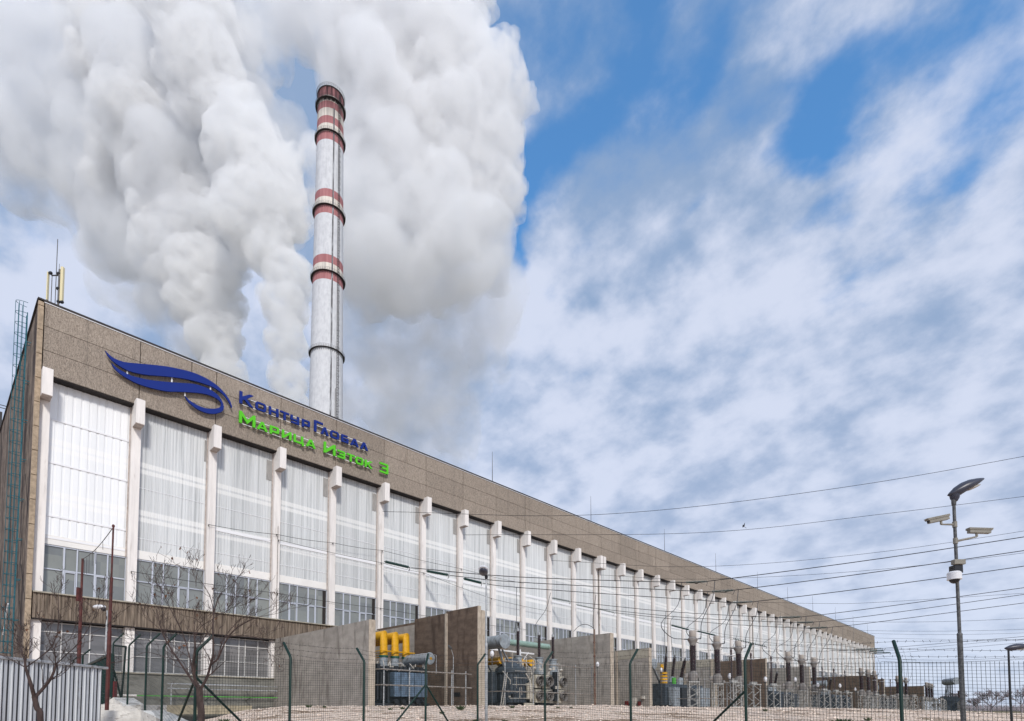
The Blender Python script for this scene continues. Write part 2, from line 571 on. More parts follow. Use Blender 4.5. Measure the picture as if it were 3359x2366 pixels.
M['bark'] = mat('winter bark', (0.055, 0.036, 0.032), 0.85, var=0.4, vs=14, stretch=(1, 1, .4), bump=0.4, bs=30)
M['twig'] = mat('grey twig', (0.20, 0.155, 0.145), 0.85, var=0.3, vs=12)
M['farbark'] = mat('far tree twigs', (0.27, 0.235, 0.25), 0.9)  # pale grey: distance haze put into the twig colour
M['plaster'] = mat('white lime plaster', (0.62, 0.60, 0.56), 0.9, var=0.15, vs=3, bump=0.6, bs=9, dirt=(0.26, 0.23, 0.2), dscale=(4, 4, 9), dthr=(0.54, .68))
M['tanconc'] = mat('tan kerb concrete', (0.33, 0.29, 0.21), 0.9, var=0.2, vs=2)
M['weed'] = mat('weed leaf', (0.045, 0.075, 0.022), 0.7, var=0.3, vs=6)
M['drygrass'] = mat('dry stalk', (0.13, 0.085, 0.045), 0.8)
M['stone'] = mat('limestone rubble', (0.76, 0.63, 0.52), 0.9, var=0.3, vs=2.5)
M['leaf_dry'] = mat('dead leaf', (0.14, 0.06, 0.03), 0.8)
M['boiler'] = mat('boiler house cladding', (0.05, 0.05, 0.055), 0.8)
M['redbox'] = mat('red box paint', (0.11, 0.012, 0.012), 0.5)

def cellvar(k_, sx, sz, ox, oz, amt, streak=0.0):
    # panel to panel tone differences and faint rain streaks
    t = NT.__new__(NT)
    t.t = M[k_].node_tree
    bs_ = [n for n in t.t.nodes if n.type == 'BSDF_PRINCIPLED'][0]
    tcn = [n for n in t.t.nodes if n.type == 'TEX_COORD'][0]
    src_ = bs_.inputs['Base Color'].links[0].from_socket
    sn = t.n('ShaderNodeVectorMath', operation='FLOOR')
    t.set(sn.inputs[0], t.mapping(tcn.outputs['Object'], (sx, 0, sz), loc=(ox, 0, oz)))
    wn = t.n('ShaderNodeTexWhiteNoise')
    t.set(wn.inputs['Vector'], sn.outputs[0])
    lo = t.mix(wn.outputs['Value'], (1 - amt,) * 3, (1 + amt * .4,) * 3)
    c_ = t.mix(1.0, src_, lo, 'MULTIPLY')
    if streak:
        st_ = t.noise(t.mapping(tcn.outputs['Object'], (1.6, 0.2, 0.06)), 1.0, 7, .7)
        c_ = t.mix(t.mr(st_, .52, .72, 0, streak), c_, (0.10, 0.085, 0.075))
    t.set(bs_.inputs['Base Color'], c_)


cellvar('fascia', 1 / 6.0, 1 / 1.85, .053, -13.84, .16, .35)
cellvar('sheet', 1 / 6.0, 0, .1, 0, .10)
cellvar('white_conc', 1 / 6.0, 0, .6, 0, .08, .18)
cellvar('conc', .45, .8, 0, 0, .07, .35)
cellvar('conc_br', .45, .8, 0, 0, .10, .3)
# ---------------------------------------------------------------- ground
def lerp(x, xs, ys):
    if x <= xs[0]:
        return ys[0]
    for i in range(len(xs) - 1):
        if x <= xs[i + 1]:
            return ys[i] + (ys[i + 1] - ys[i]) * (x - xs[i]) / (xs[i + 1] - xs[i])
    return ys[-1]


def sst(x, a, b):
    t = max(0.0, min(1.0, (x - a) / (b - a)))
    return t * t * (3 - 2 * t)


def gz(x, y):
    yy = max(y, 3.0)
    b = x * 24 / yy
    cz = lerp(b, [-17, -13.2, -11.4, -9.5, 4, 8, 12, 14.5, 17.5, 21.7, 40], [-.75, -.5, 0.0, .215, .235, .14, .11, .07, .0, -.16, -.6])
    if y > 24:
        k = min((y - 24) / 24, 1.0)
        if cz < 0:
            return max(cz * y / 24, -1.1)
        return cz * (1 - 0.15 * k) - sst(y, 150, 260) * 0.9
    base = lerp(y, [0, 8, 12, 16, 18.5, 21, 24], [-1.7, -1.55, -1.15, -.62, -.27, .03, .235])
    return base + (cz - .235) * sst(y, 11, 23)


def gdisp(x, y):
    k = sst(y, 15, 17) * (1 - sst(y, 40, 60))
    a = mnoise.noise(Vector((x * .9, y * .9, 0))) * .045 + mnoise.noise(Vector((x * 3.1, y * 3.1, 4))) * .03
    return a * (k * (1 - sst(y, 25, 32)) + .1)


def axis(lo, hi, d, outs):
    o = []
    v = lo
    while v < hi + 1e-6:
        o.append(v)
        v += d
    return sorted([-q for q in outs] + outs + o)


xs = sorted(set([-4000, -1500, -600, -250, -120, -70, -50] + [-34 + .22 * i for i in range(0, 290)] + [34, 45, 60, 90, 140, 220, 330, 600, 1500, 4000]))
ys = sorted(set([-600, -150, -40, -10, 0, 4, 7] + [9 + .35 * i for i in range(18)] + [15.4 + .16 * i for i in range(66)] + [26.5, 28, 30, 33, 36, 40, 46, 54, 64, 76, 90, 110, 135, 160, 190, 230, 300, 420, 700, 1400, 3000, 6000]))
g = MB()
nx = len(xs)
for y in ys:
    for x in xs:
        g.v.append((x, y, gz(x, y) + (gdisp(x, y) if abs(x) < 40 and y < 60 else 0)))
for j in range(len(ys) - 1):
    for i in range(nx - 1):
        a = j * nx + i
        g.f.append((a, a + 1, a + nx + 1, a + nx))
gm = bpy.data.materials.new('rubble ground')
gm.use_nodes = True
t = NT(gm.node_tree)
b = t.n('ShaderNodeBsdfPrincipled')
o = t.n('ShaderNodeOutputMaterial')
t.t.links.new(b.outputs[0], o.inputs[0])
b.inputs['Roughness'].default_value = 0.95
b.inputs['Specular IOR Level'].default_value = 0.1
obj = t.n('ShaderNodeTexCoord').outputs['Object']
vo = t.n('ShaderNodeTexVoronoi')
t.set(vo.inputs['Vector'], obj)
vo.inputs['Scale'].default_value = 17
wn = t.n('ShaderNodeTexWhiteNoise')
t.set(wn.inputs['Vector'], vo.outputs['Position'])
stone = t.mix(wn.outputs['Value'], (0.62, 0.48, 0.38), (0.86, 0.73, 0.61))
edge = t.mr(vo.outputs['Distance'], 0.35, 0.7)
c1 = t.mix(t.math('MULTIPLY', edge, 0.55), stone, (0.30, 0.21, 0.16))
soil = t.mr(t.noise(t.mapping(obj, (.35, 1.3, 1)), 0.9, 7, 0.7), 0.51, 0.60)
c2 = t.mix(t.math('MULTIPLY', soil, 0.85), c1, (0.17, 0.11, 0.065))
grs = t.mr(t.noise(t.mapping(obj, (.4, 1, 1), (0, 0, 0), (9, 4, 0)), 1.1, 6, 0.7), 0.60, 0.70)
c3 = t.mix(t.math('MULTIPLY', grs, 0.7), c2, (0.09, 0.10, 0.035))
sp = t.n('ShaderNodeSeparateXYZ')
t.set(sp.inputs[0], obj)
far = t.mr(sp.outputs[1], 60, 160)
c4 = t.mix(far, c3, (0.14, 0.12, 0.06))
t.set(b.inputs['Base Color'], c4)
bp = t.n('ShaderNodeBump')
bp.inputs['Strength'].default_value = 0.6
bp.inputs['Distance'].default_value = 0.03
t.set(bp.inputs['Height'], t.math('SUBTRACT', 1.0, vo.outputs['Distance']))
t.t.links.new(bp.outputs[0], b.inputs['Normal'])
tag(g.build('ground', gm, smooth=180), kind='structure')

# loose rubble along the bank: uncountable
st = MB()
rs = random.Random(5)
for i in range(7000):
    y = 15.8 + rs.random() ** 0.8 * 9.5
    x = rs.uniform(-13.5 * y / 24, 23 * y / 24)
    z = gz(x, y) + gdisp(x, y)
    q = rs.choice([.010, .014, .018, .022, .035]) * rs.uniform(.8, 1.4)
    p = [Vector((rs.uniform(-1, 1) , rs.uniform(-1, 1), rs.uniform(-.7, .7))).normalized() * q * rs.uniform(.8, 1.2) for _ in range(7)]
    c = Vector((x, y, z + q * .25))
    base = len(st.v)
    for k in range(5):
        a = 2 * math.pi * k / 5 + rs.random() * .5
        st.v.append(tuple(c + Vector((math.cos(a) * q * rs.uniform(.8, 1.4), math.sin(a) * q * rs.uniform(.8, 1.4), rs.uniform(-.2, .2) * q))))
    st.v.append(tuple(c + Vector((0, 0, q * rs.uniform(.5, .9)))))
    st.v.append(tuple(c - Vector((0, 0, q * .6))))
    for k in range(5):
        st.f.append((base + k, base + (k + 1) % 5, base + 5))
        st.f.append((base + (k + 1) % 5, base + k, base + 6))
tag(st.build('rubble', M['stone']), 'pale limestone rubble strewn over the bank behind the fence', 'rubble', kind='stuff')

# ---------------------------------------------------------------- turbine hall (local axes: x = along facade, y = -out, z)
def spos(n):
    return 6 * (n - 1) + (0.902 if n >= 13 else 0) + (0.789 if n >= 24 else 0)


NP = 46
ZR, ZF, ZS, ZB, ZW, ZG = 31.2, 25.6, 8.95, 6.97, 12.80, 3.27
DEP = 38.0
END = 271.8
hall = fthing('turbine_hall', 0, 0, 0, 'very long brown panelled turbine hall with white pillars and pale glazed bays', 'power station')
YF, YP, YGZ = 0.75, 1.10, 1.55        # fascia, pillar and glazing planes (local +y is inwards)
# body
b = MB()
b.box(-.62, END - .02, 1.75, DEP, -1.0, ZR - .12)
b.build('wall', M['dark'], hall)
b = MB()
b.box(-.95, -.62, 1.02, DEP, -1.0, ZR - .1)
b.build('gable_wall', M['gable'], hall)
b = MB()
b.box(END, END + .3, 1.02, DEP, -1.0, ZR - .1)
b.build('gable_wall', M['fascia'], hall)
b = MB()
b.box(-.9, END + .2, YF + .05, DEP, ZR - .1, ZR - .02)
b.build('roof', M['coping'], hall)
# corner quoins, coping
q = MB()
z = -1.0
while z < ZR - .2:
    z1 = min(z + 1.866, ZR - .12)
    q.box(-1.0, -.66, .66, 1.0, z + .02, z1 - .02)
    z = z1
q.build('corner_trim', M['quoin'], hall, bevel=.02)
b = MB()
b.box(-1.04, END + .1, YF - .1, YF + .12, ZR - .02, ZR + .09)
b.box(-1.06, -.80, YF + .12, DEP, ZR - .02, ZR + .09)
b.build('coping', M['coping'], hall)
b = MB()
b.box(-.64, END, YF - .03, YF - .0, ZR - .12, ZR - .03)
b.build('fascia_rail', M['white_metal'], hall)
# fascia panels
rs = random.Random(3)
fp = MB()
cuts = sorted([spos(n) - .32 for n in range(2, NP)])
rows = [ZF, ZF + 1.84, ZF + 3.70, ZR - .13]
for r_ in range(3):
    edges = [-.62]
    for c in cuts:
        if r_ == 2 and rs.random() < .5:
            edges.append(c - rs.uniform(2.0, 3.8))
        edges.append(c)
    edges.append(END)
    for a, c in zip(edges[:-1], edges[1:]):
        j = rs.uniform(0, .012)
        fp.box(a + .03, c - .03, YF + j, YF + .22, rows[r_] + .02, rows[r_ + 1] - .02)
fp.build('fascia', M['fascia'], hall)
b = MB()
b.box(-.6, END - .05, YF + .2, 1.75, ZF - .02, ZR - .14)
b.build('fascia_backing', M['dark'], hall)
# soffit and head rail over the glazing
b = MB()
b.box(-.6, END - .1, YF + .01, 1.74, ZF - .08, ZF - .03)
b.build('soffit', M['dark'], hall)  # near-black colour stands in for the shadow under the fascia
# pillars with brackets
def pillar(n, s0, s1, zt=ZF - .09):
    m = MB()
    m.box(s0, s1, YP, 1.74, ZS + .12, zt)
    p = m.build('pillar', M['white_conc'], hall)
    m = MB()
    m.box(s0 + .01, s1 - .02, 0.0, YF - .01, 23.73, ZF + .18)
    m.box(s0 + .01, s1 - .02, YF, YP - .01, 23.73, ZF - .09)
    q = m.build('bracket', M['white_conc'], p)
    m = MB()
    m.box(s0 + .03, s1 - .04, 0.02, YP - .02, 23.69, 23.728)
    m.build('bracket_foot', M['soffit'], p)


for n in range(1, NP + 1):
    s = spos(n)
    pillar(n, s - .66, s)
    if n in (13, 24):
        m = MB()
        pillar(n, s - 1.56, s - .90)
for n in range(1, 5):
    s = spos(n)
    b = MB()
    b.box(s - .66, s, YP, 1.74, ZG, ZB - .02)
    b.build('lower_pillar', M['white_conc'], hall)
# bays
rs = random.Random(11)
def bay(i):
    s0 = spos(i) + .02
    s1 = spos(i + 1) - .68 - (.9 if i + 1 in (13, 24) else 0)
    W = s1 - s0
    sh = MB()
    # trapezoidal sheet profile
    nrib = 20 if i != 1 else 10
    pts = []
    for k in range(nrib):
        a = s0 + W * k / nrib
        pt = W / nrib
        pts += [(a, 0), (a + pt * .62, 0), (a + pt * .72, .035), (a + pt * .9, .035)]
    pts.append((s1, 0))
    base = len(sh.v)
    top = ZF - .10
    for x, d in pts:
        j = 0
        sh.v.append((x, YGZ + d, ZW + .75))
        sh.v.append((x, YGZ + d, top))
    for k in range(len(pts) - 1):
        a = 2 * k
        sh.f.append((a, a + 2, a + 3, a + 1))
    cl = sh.build('cladding_sheet', M['sheet_new'] if i == 1 else M['sheet'], hall)
    zs = (22.6, 19.2, 15.05, 13.35) if i == 1 else (18.9, 14.6)
    th = .075 if i == 1 else .022
    for zz in zs:
        r = MB()
        r.box(s0, s1, YGZ - .012 - th * .4, YGZ - .008, zz - th, zz + th)
        r.build('cladding_rail', M['white_metal'], cl)
    if i > 2:
        r = MB()
        r.box(s0, s1, YGZ - .035, YGZ - .006, 16.62, 16.9)
        r.build('cladding_rail', M['white_metal'], cl)
    # crane girders behind the sheets are only painted as paler stripes of sheet colour
    f = MB()
    f.box(s0, s1, YGZ - .012, YGZ + .10, ZW + .04, ZW + .76)
    f.build('cladding_foot', M['sheet_low'], hall)
    g2 = MB()
    g2.box(s0, s1, YGZ + .12, YGZ + .16, ZS + .06, ZW)
    wd = g2.build('window', M['glass'], hall)
    fr = MB()
    xs_ = [0, .235, .39, .61, .765, 1]
    y0, y1 = YGZ + .02, YGZ + .115
    for k, xx in enumerate(xs_):
        a = s0 + W * xx
        hw = .045 if k not in (1, 3) else .06
        fr.box(max(s0, a - hw), min(s1, a + hw), y0, y1, ZS + .05, ZW)
    zm = ZS + (ZW - ZS) * .52
    for zz, hh in ((ZS + .10, .06), (zm, .045), (ZW - .03, .04)):
        for k in range(5):
            fr.box(s0 + W * xs_[k] + .06, s0 + W * xs_[k + 1] - .06, y0 + .01, y1 - .01, zz - hh, zz + hh)
    for k in (1, 3):
        a, c = s0 + W * xs_[k] + .07, s0 + W * xs_[k + 1] - .07
        fr.box(a, c, y0 + .005, y1 - .03, zm - .13, zm - .06)
        fr.box(a, a + .05, y0 + .005, y1 - .03, ZS + .17, zm - .13)
        fr.box(c - .05, c, y0 + .005, y1 - .03, ZS + .17, zm - .13)
    fr.build('frame', M['alu'] , wd)
    if i >= 4:
        e = MB()
        e.box(s1 - .42, s1 - .12, YGZ + .03, YGZ + .118, ZS + .16, ZW - .07)
        e.build('downpipe_panel', M['dark'], wd)


for i in range(1, NP):
    bay(i)
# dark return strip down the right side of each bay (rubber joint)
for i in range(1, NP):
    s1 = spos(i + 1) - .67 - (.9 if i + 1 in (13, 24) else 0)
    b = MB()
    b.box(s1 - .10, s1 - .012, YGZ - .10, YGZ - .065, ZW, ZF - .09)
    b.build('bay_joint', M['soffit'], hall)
# small grey louvre panels at the top right of each bay
M['louvre'] = mat('grey louvre', (0.30, 0.29, 0.28), 0.6, var=0.2, vs=4, stretch=(4, 1, .3))
for i in range(2, NP):
    s1 = spos(i + 1) - .67 - (.9 if i + 1 in (13, 24) else 0)
    b = MB()
    b.box(s1 - (.62 if i > 2 else .28), s1 - .12, YGZ - .022, YGZ - .012, 22.75, 24.75)
    b.build('louvre', M['louvre'], hall)
# sill, ribbed band
b = MB()
b.box(-.60, END - .1, .62, 1.74, ZS - .05, ZS + .045)
b.build('sill', M['conc_lt'], hall)
b = MB()
for a, c in [(-.58, 11.2)] + [(11.25 + 6 * k, 17.2 + 6 * k) for k in range(43)]:
    x = a
    while x < min(c, END) - .05:
        wv = .24
        b.box(x, x + wv * .72, .78, 1.2, ZB + .03, ZS - .06)
        b.box(x + wv * .72, x + wv, .82, 1.2, ZB + .03, ZS - .06)
        x += wv
b.build('ribbed_band', M['band'], hall)
b = MB()
b.box(-.58, END - .1, .80, 1.3, ZB - .06, ZB + .02)
b.build('band_foot', M['dark'], hall)
# lower windows and base wall
for i in (1, 2, 3):
    s0, s1 = spos(i) + .02, spos(i + 1) - .68
    g2 = MB()
    g2.box(s0, s1, YGZ + .12, YGZ + .16, ZG, ZB - .08)
    wd = g2.build('window', M['glass_low'], hall)
    fr = MB()
    W = s1 - s0
    for xx in (0.0, .24, .47, .58, .80, 1.0):
        a = s0 + W * xx
        fr.box(max(s0, a - .035), min(s1, a + .035), YGZ + .02, YGZ + .11, ZG, ZB - .08)
    for zz in (ZB - .15, ZB - .85, ZG + 1.35, ZG + .05):
        fr.box(s0 + .05, s1 - .05, YGZ + .04, YGZ + .10, zz - .03, zz + .03)
    fr.build('frame', M['frame_w'], wd)
b = MB()
b.box(-.58, END - .1, 1.0, 1.74, -1.0, ZG - .02)
b.build('base_wall', M['base'], hall)
b = MB()
b.box(spos(4) + .02, END - .1, 1.3, 1.74, ZG, ZB - .08)
b.build('lower_wall', M['base'], hall)
b = MB()
b.box(-.5, 17.6, .86, .995, ZG - .12, ZG - .03)
b.build('base_ledge', M['conc_lt'], hall)
# festoon cables clipped to the pillars belong to the hall
for (pts) in ([(11.4, 16.85), (17.6, 17.35), (23.6, 17.8), (29.7, 18.24), (41.6, 18.28), (53.4, 18.3)],
              [(17.8, 16.85), (29.6, 16.8), (35.6, 16.7), (47, 15.2), (59.5, 15.0)],
              [(5.6, 11.55), (17.8, 11.55), (29.6, 11.6), (41.5, 11.6), (54, 11.7)]):
    m = MB()
    for (a, za), (c, zc) in zip(pts[:-1], pts[1:]):
        seg = [(a + (c - a) * k / 6, .92, za + (zc - za) * k / 6 - .10 * math.sin(math.pi * k / 6)) for k in range(7)]
        m.tube(seg, .022, 4)
        m.bar((a, .90, za), (a, 1.10, za - .02), .05)
        m.bar((a, .92, za), (a, .92, za - .22), .04)
    m.build('festoon_cable', M['wire'], hall)
for s, r_, z0, z1 in ((17.72, .03, ZB - 1.0, 18.2), (29.62, .03, ZB - 1.0, 18.2), (83.5, .03, ZB - 1.0, 18.2), (spos(13) - .78, .10, 7, 23.6), (spos(24) - .78, .10, 7, 23.6)):
    m = MB()
    m.tube([(s, .97, z0), (s, .97, z1)], r_, 7)
    m.build('downpipe', M['pipe'], hall)

# lightning rods on the roof
for k, s in enumerate((47.5, 70.5, 95.2, 118.7, 143.8, 166.7, 190.1, 215.7, 239.8, 262.6)):
    m = MB()
    hgt = [4.6, 4.7, 4.9, 4.7, 4.9, 4.6, 5.4, 5.2, 5.0, 4.4][k]
    t_ = fthing('lightning_rod', s, -1.3, ZR, 'thin lightning rod on the hall roof, %s from the chimney' % ['nearest', 'second', 'third', 'fourth', 'fifth', 'sixth', 'seventh', 'eighth', 'ninth', 'tenth and last'][k], 'lightning rod', 'lightning rods along the hall roof')
    m.tube([(s, 1.3, ZR - .03), (s, 1.3, ZR + hgt * .55), (s, 1.3, ZR + hgt)], [.05, .035, .02], 5)
    m.build('rod', M['dsteel'], t_)
    m = MB()
    m.lathe([(.16, -.03), (.16, .04), (.06, .12)], (s, 1.3, ZR), 8)
    m.build('rod_base', M['dsteel'], t_)

# ---------------------------------------------------------------- signs
def glyph(c, w, h, t, tv):
    """outline and holes, x 0..w, z 0..h"""
    c = c.lower()
    k = .16
    if c == 'о':
        return [(k, 0), (w - k, 0), (w, k), (w, h - k), (w - k, h), (k, h), (0, h - k), (0, k)], [[(t, tv), (w - t, tv), (w - t, h - tv), (t, h - tv)]]
    if c == 'н':
        m0, m1 = h * .40, h * .40 + tv
        return [(0, 0), (t, 0), (t, m0), (w - t, m0), (w - t, 0), (w, 0), (w, h), (w - t, h), (w - t, m1), (t, m1), (t, h), (0, h)], []
    if c == 'т':
        a = w / 2
        return [(a - t / 2, 0), (a + t / 2, 0), (a + t / 2, h - tv), (w, h - tv), (w, h), (0, h), (0, h - tv), (a - t / 2, h - tv)], []
    if c == 'у':
        m0 = h * .36
        return [(0, h), (0, m0), (w - t, m0), (w - t, tv), (.08 * w, tv), (.08 * w, 0), (w, 0), (w, h), (w - t, h), (w - t, m0 + tv), (t, m0 + tv), (t, h)], []
    if c == 'р':
        m = .24 * h
        return [(0, 0), (t, 0), (t, m), (w - .08, m), (w, m + .08), (w, h - .08), (w - .08, h), (0, h)], [[(t, m + tv), (w - t, m + tv), (w - t, h - tv), (t, h - tv)]]
    if c == 'г':
        return [(0, 0), (t, 0), (t, h - tv), (w, h - tv), (w, h), (0, h)], []
    if c == 'л':
        return [(0, 0), (1.15 * t, 0), (w / 2, h - 1.7 * tv), (w - 1.15 * t, 0), (w, 0), (w / 2 + .55 * t, h), (w / 2 - .55 * t, h)], []
    if c == 'а':
        return [(0, 0), (1.1 * t, 0), (1.1 * t + .08 * w, .2 * h), (w - 1.1 * t - .08 * w, .2 * h), (w - 1.1 * t, 0), (w, 0), (w / 2 + .6 * t, h), (w / 2 - .6 * t, h)], [[(.35 * w, .2 * h + tv * .8), (.65 * w, .2 * h + tv * .8), (.5 * w, h - 1.5 * tv)]]
    if c == 'б':
        m = .60 * h
        return [(0, 0), (w, 0), (w, m), (t, m), (t, h - tv), (.86 * w, h - tv), (.86 * w, h), (0, h)], [[(t, tv), (w - t, tv), (w - t, m - tv * .8), (t, m - tv * .8)]]
    if c == 'м':
        return [(0, 0), (t, 0), (t, .60 * h), (w / 2, .10 * h), (w - t, .60 * h), (w - t, 0), (w, 0), (w, h), (w - .85 * t, h), (w / 2, .42 * h), (.85 * t, h), (0, h)], []
    if c == 'и':
        return [(0, 0), (t * .9, 0), (w - t, .64 * h), (w - t, 0), (w, 0), (w, h), (w - t * .9, h), (t, .36 * h), (t, h), (0, h)], []
    if c == 'ц':
        d = .9 * t
        return [(0, h), (0, 0), (w - d, 0), (w - d, -.18 * h), (w, -.18 * h), (w, tv), (w - .35 * t, tv), (w - .35 * t, h), (w - 1.35 * t, h), (w - 1.35 * t, tv), (t, tv), (t, h)], []
    if c == 'з':
        m = h * .5
        return [(0, 0), (w - .1, 0), (w, .1), (w, h - .1), (w - .1, h), (0, h), (0, h - tv), (w - t, h - tv), (w - t, m + tv / 2), (.28 * w, m + tv / 2), (.28 * w, m - tv / 2), (w - t, m - tv / 2), (w - t, tv), (0, tv)], []
    if c == 'к':
        return [(0, 0), (t, 0), (t, .34 * h), (t + .16 * w, .40 * h), (w - 1.35 * t, 0), (w, 0), (.5 * w, .54 * h), (w, h), (w - 1.45 * t, h), (t, .62 * h), (t, h), (0, h)], []


def sign_line(name, label, letters, z0, caps, H, h, m, railspan):
    root = fthing(name, letters[0][1], -.4, z0, label, 'sign')
    for k, (c, a, b_) in enumerate(letters):
        hh = H if k in caps else h
        t = .25 if k in caps else .22
        out, holes = glyph(c, b_ - a, hh, t, .21 if k in caps else .17)
        g_ = MB()
        g_.prism([(x + a, z + z0) for x, z in out], .34, .50, [[(x + a, z + z0) for x, z in hl] for hl in holes])
        g_.build('letter', m, root, fix=True)
    r = MB()
    for a, b_ in railspan:
        for zz in (z0 + .02, z0 + h - .06):
            r.box(a, b_, .52, .56, zz, zz + .05)
        x = a + .4
        while x < b_:
            r.box(x - .02, x + .02, .562, .76, z0 + .03, z0 + .06)
            r.box(x - .02, x + .02, .562, .76, z0 + h - .05, z0 + h - .02)
            x += 1.3
    r.build('mounting_rail', M['white_metal'], root)


sign_line('wall_sign', 'blue raised Cyrillic lettering in the upper row on the brown fascia',
          [('К', 13.59, 14.86), ('о', 15.06, 16.07), ('н', 16.34, 17.28), ('т', 17.44, 18.36), ('у', 18.5, 19.39), ('р', 19.69, 20.54), ('Г', 21.0, 21.95), ('л', 21.72, 22.63), ('о', 22.81, 23.81), ('б', 24.09, 24.92), ('а', 25.15, 26.18), ('л', 26.35, 27.35)],
          28.79, (0, 6), 1.17, .80, M['blue_sign'], [(13.7, 20.3), (21.1, 27.2)])
sign_line('wall_sign', 'bright green raised Cyrillic lettering in the lower row on the brown fascia',
          [('М', 13.6, 15.08), ('а', 15.22, 16.26), ('р', 16.47, 17.37), ('и', 17.67, 18.62), ('ц', 18.86, 19.93), ('а', 20.13, 21.2), ('И', 22.1, 23.42), ('з', 23.65, 24.56), ('т', 24.76, 25.72), ('о', 25.82, 26.77), ('к', 26.97, 27.95), ('З', 28.89, 30.01)],
          26.94, (0, 6, 11), 1.14, .80, M['green_sign'], [(13.7, 21.1), (22.2, 27.8)])
wing_u = [(3.18, 28.95), (3.46, 28.73), (3.8, 28.58), (4.21, 28.56), (4.62, 28.62), (5.41, 28.88), (6.12, 29.13), (6.9, 29.39), (7.69, 29.62), (8.77, 29.84), (9.56, 29.95), (10.54, 29.92), (11.44, 29.69), (12.02, 29.37), (12.55, 28.9), (12.82, 28.51), (12.95, 28.15), (12.91, 28.01), (12.74, 28.35), (12.38, 28.8), (12.03, 29.06), (11.57, 29.25), (11.11, 29.34), (10.5, 29.32), (9.8, 29.25), (8.9, 29.09), (7.82, 28.79), (6.92, 28.49), (6.1, 28.21), (5.24, 28.02), (4.64, 28.01), (4.08, 28.15), (3.63, 28.36), (3.35, 28.62)]
wing_l = [(3.63, 28.12), (3.86, 27.94), (4.19, 27.81), (4.65, 27.71), (5.02, 27.67), (5.73, 27.75), (6.35, 27.87), (7.18, 28.11), (8.19, 28.44), (9.17, 28.79), (9.8, 28.98), (10.46, 29.04), (11.01, 29.01), (11.58, 28.82), (11.98, 28.48), (12.17, 28.12), (12.22, 27.77), (12.1, 27.41), (11.73, 27.09), (11.29, 26.86), (10.73, 26.74), (10.07, 26.8), (9.53, 27.01), (9.21, 27.24), (8.99, 27.6), (9.31, 27.37), (9.74, 27.22), (10.28, 27.13), (10.83, 27.17), (11.44, 27.39), (11.83, 27.65), (11.99, 27.92), (11.92, 28.21), (11.64, 28.38), (11.3, 28.46), (10.91, 28.46), (10.36, 28.37), (9.5, 28.11), (8.46, 27.74), (7.6, 27.42), (6.46, 27.23), (5.6, 27.18), (5.03, 27.25), (4.47, 27.4), (4.01, 27.62), (3.73, 27.88)]


def smooth_loop(pts, sub=3, sharp=()):
    o = []
    n = len(pts)
    for i in range(n):
        p0, p1, p2, p3 = pts[i - 1], pts[i], pts[(i + 1) % n], pts[(i + 2) % n]
        if i in sharp or (i + 1) % n in sharp:
            o.append(p1)
            continue
        for k in range(sub):
            u = k / sub
            o.append(tuple(.5 * (2 * p1[j] + (p2[j] - p0[j]) * u + (2 * p0[j] - 5 * p1[j] + 4 * p2[j] - p3[j]) * u * u + (3 * p1[j] - p0[j] - 3 * p2[j] + p3[j]) * u ** 3) for j in range(2)))
    return o


logo = fthing('wall_emblem', 8, -.4, 28, 'large blue double wing emblem on the brown fascia', 'emblem')
for wv, shp in ((wing_u, (0, 16, 17)), (wing_l, (0, 24))):
    g_ = MB()
    g_.prism(smooth_loop(wv, 3, shp), .36, .50)
    g_.build('wing', M['blue_sign'], logo, fix=True)
g_ = MB()
for a, z0, z1 in ((4.75, 27.62, 28.05), (8.0, 28.33, 28.9), (11.1, 28.95, 29.4), (9.05, 27.55, 27.95)):
    g_.box(a - .05, a + .05, .52, .57, z0, z1)
    g_.box(a - .03, a + .03, .572, .76, (z0 + z1) / 2 - .03, (z0 + z1) / 2 + .03)
g_.build('mounting_rail', M['white_metal'], logo)

# ---------------------------------------------------------------- caged ladder on the gable
lad = fthing('caged_ladder', -1.3, -5, 3, 'tall teal caged ladder running up the brown gable', 'ladder')
m = MB()
ye = 5.0
for yy in (ye - .26, ye + .26):
    m.tube([(-1.25, yy, 3.0), (-1.25, yy, 32.0)], .035, 5)
z = 3.3
while z < 31.8:
    m.bar((-1.25, ye - .26, z), (-1.25, ye + .26, z), .03)
    z += .33
z = 4
while z < 31:
    for yy in (ye - .26, ye + .26):
        m.bar((-1.25, yy, z), (-.94, yy, z), .05)
    z += 3.2
m.build('rails', M['teal'], lad)
m = MB()
z = 4.6
hoop = [(-1.25 - .72 * math.sin(math.pi * k / 8), ye - .36 * math.cos(math.pi * k / 8)) for k in range(9)]
while z < 32.9:
    m.tube([(x, y, z) for x, y in hoop], .022, 4)
    z += .88
for k in (1, 2, 4, 6, 7):
    m.tube([(hoop[k][0], hoop[k][1], 4.6), (hoop[k][0], hoop[k][1], 32.7)], .018, 4)
m.build('cage', M['teal'], lad)
m = MB()
m.tube([(-.97, 2.0, 5.5), (-.99, 5.6, 9.8), (-.99, 7.0, 12)], .015, 4)
m.tube([(-.97, 1.4, 14.5), (-.99, 4.4, 18.8)], .015, 4)
m.tube([(-.97, 1.3, 8.2), (-.99, 4.6, 11.6)], .015, 4)
m.build('guy_wire', M['wire'], lad)
lt = fthing('tube_lamp', -1.5, -7.6, 7.5, 'slanted white tube lamp on the brown gable beside the ladder', 'lamp')
pA, pB = (-1.5, 9.0, 6.4), (-1.5, 6.2, 8.6)
m = MB()
m.tube([pA, pB], .07, 6)
m.build('tube', M['white_metal'], lt)
m = MB()
m.bar((-1.45, 7.6, 7.5), (-.95, 7.6, 7.5), .06)
m.build('bracket', M['dsteel'], lt)

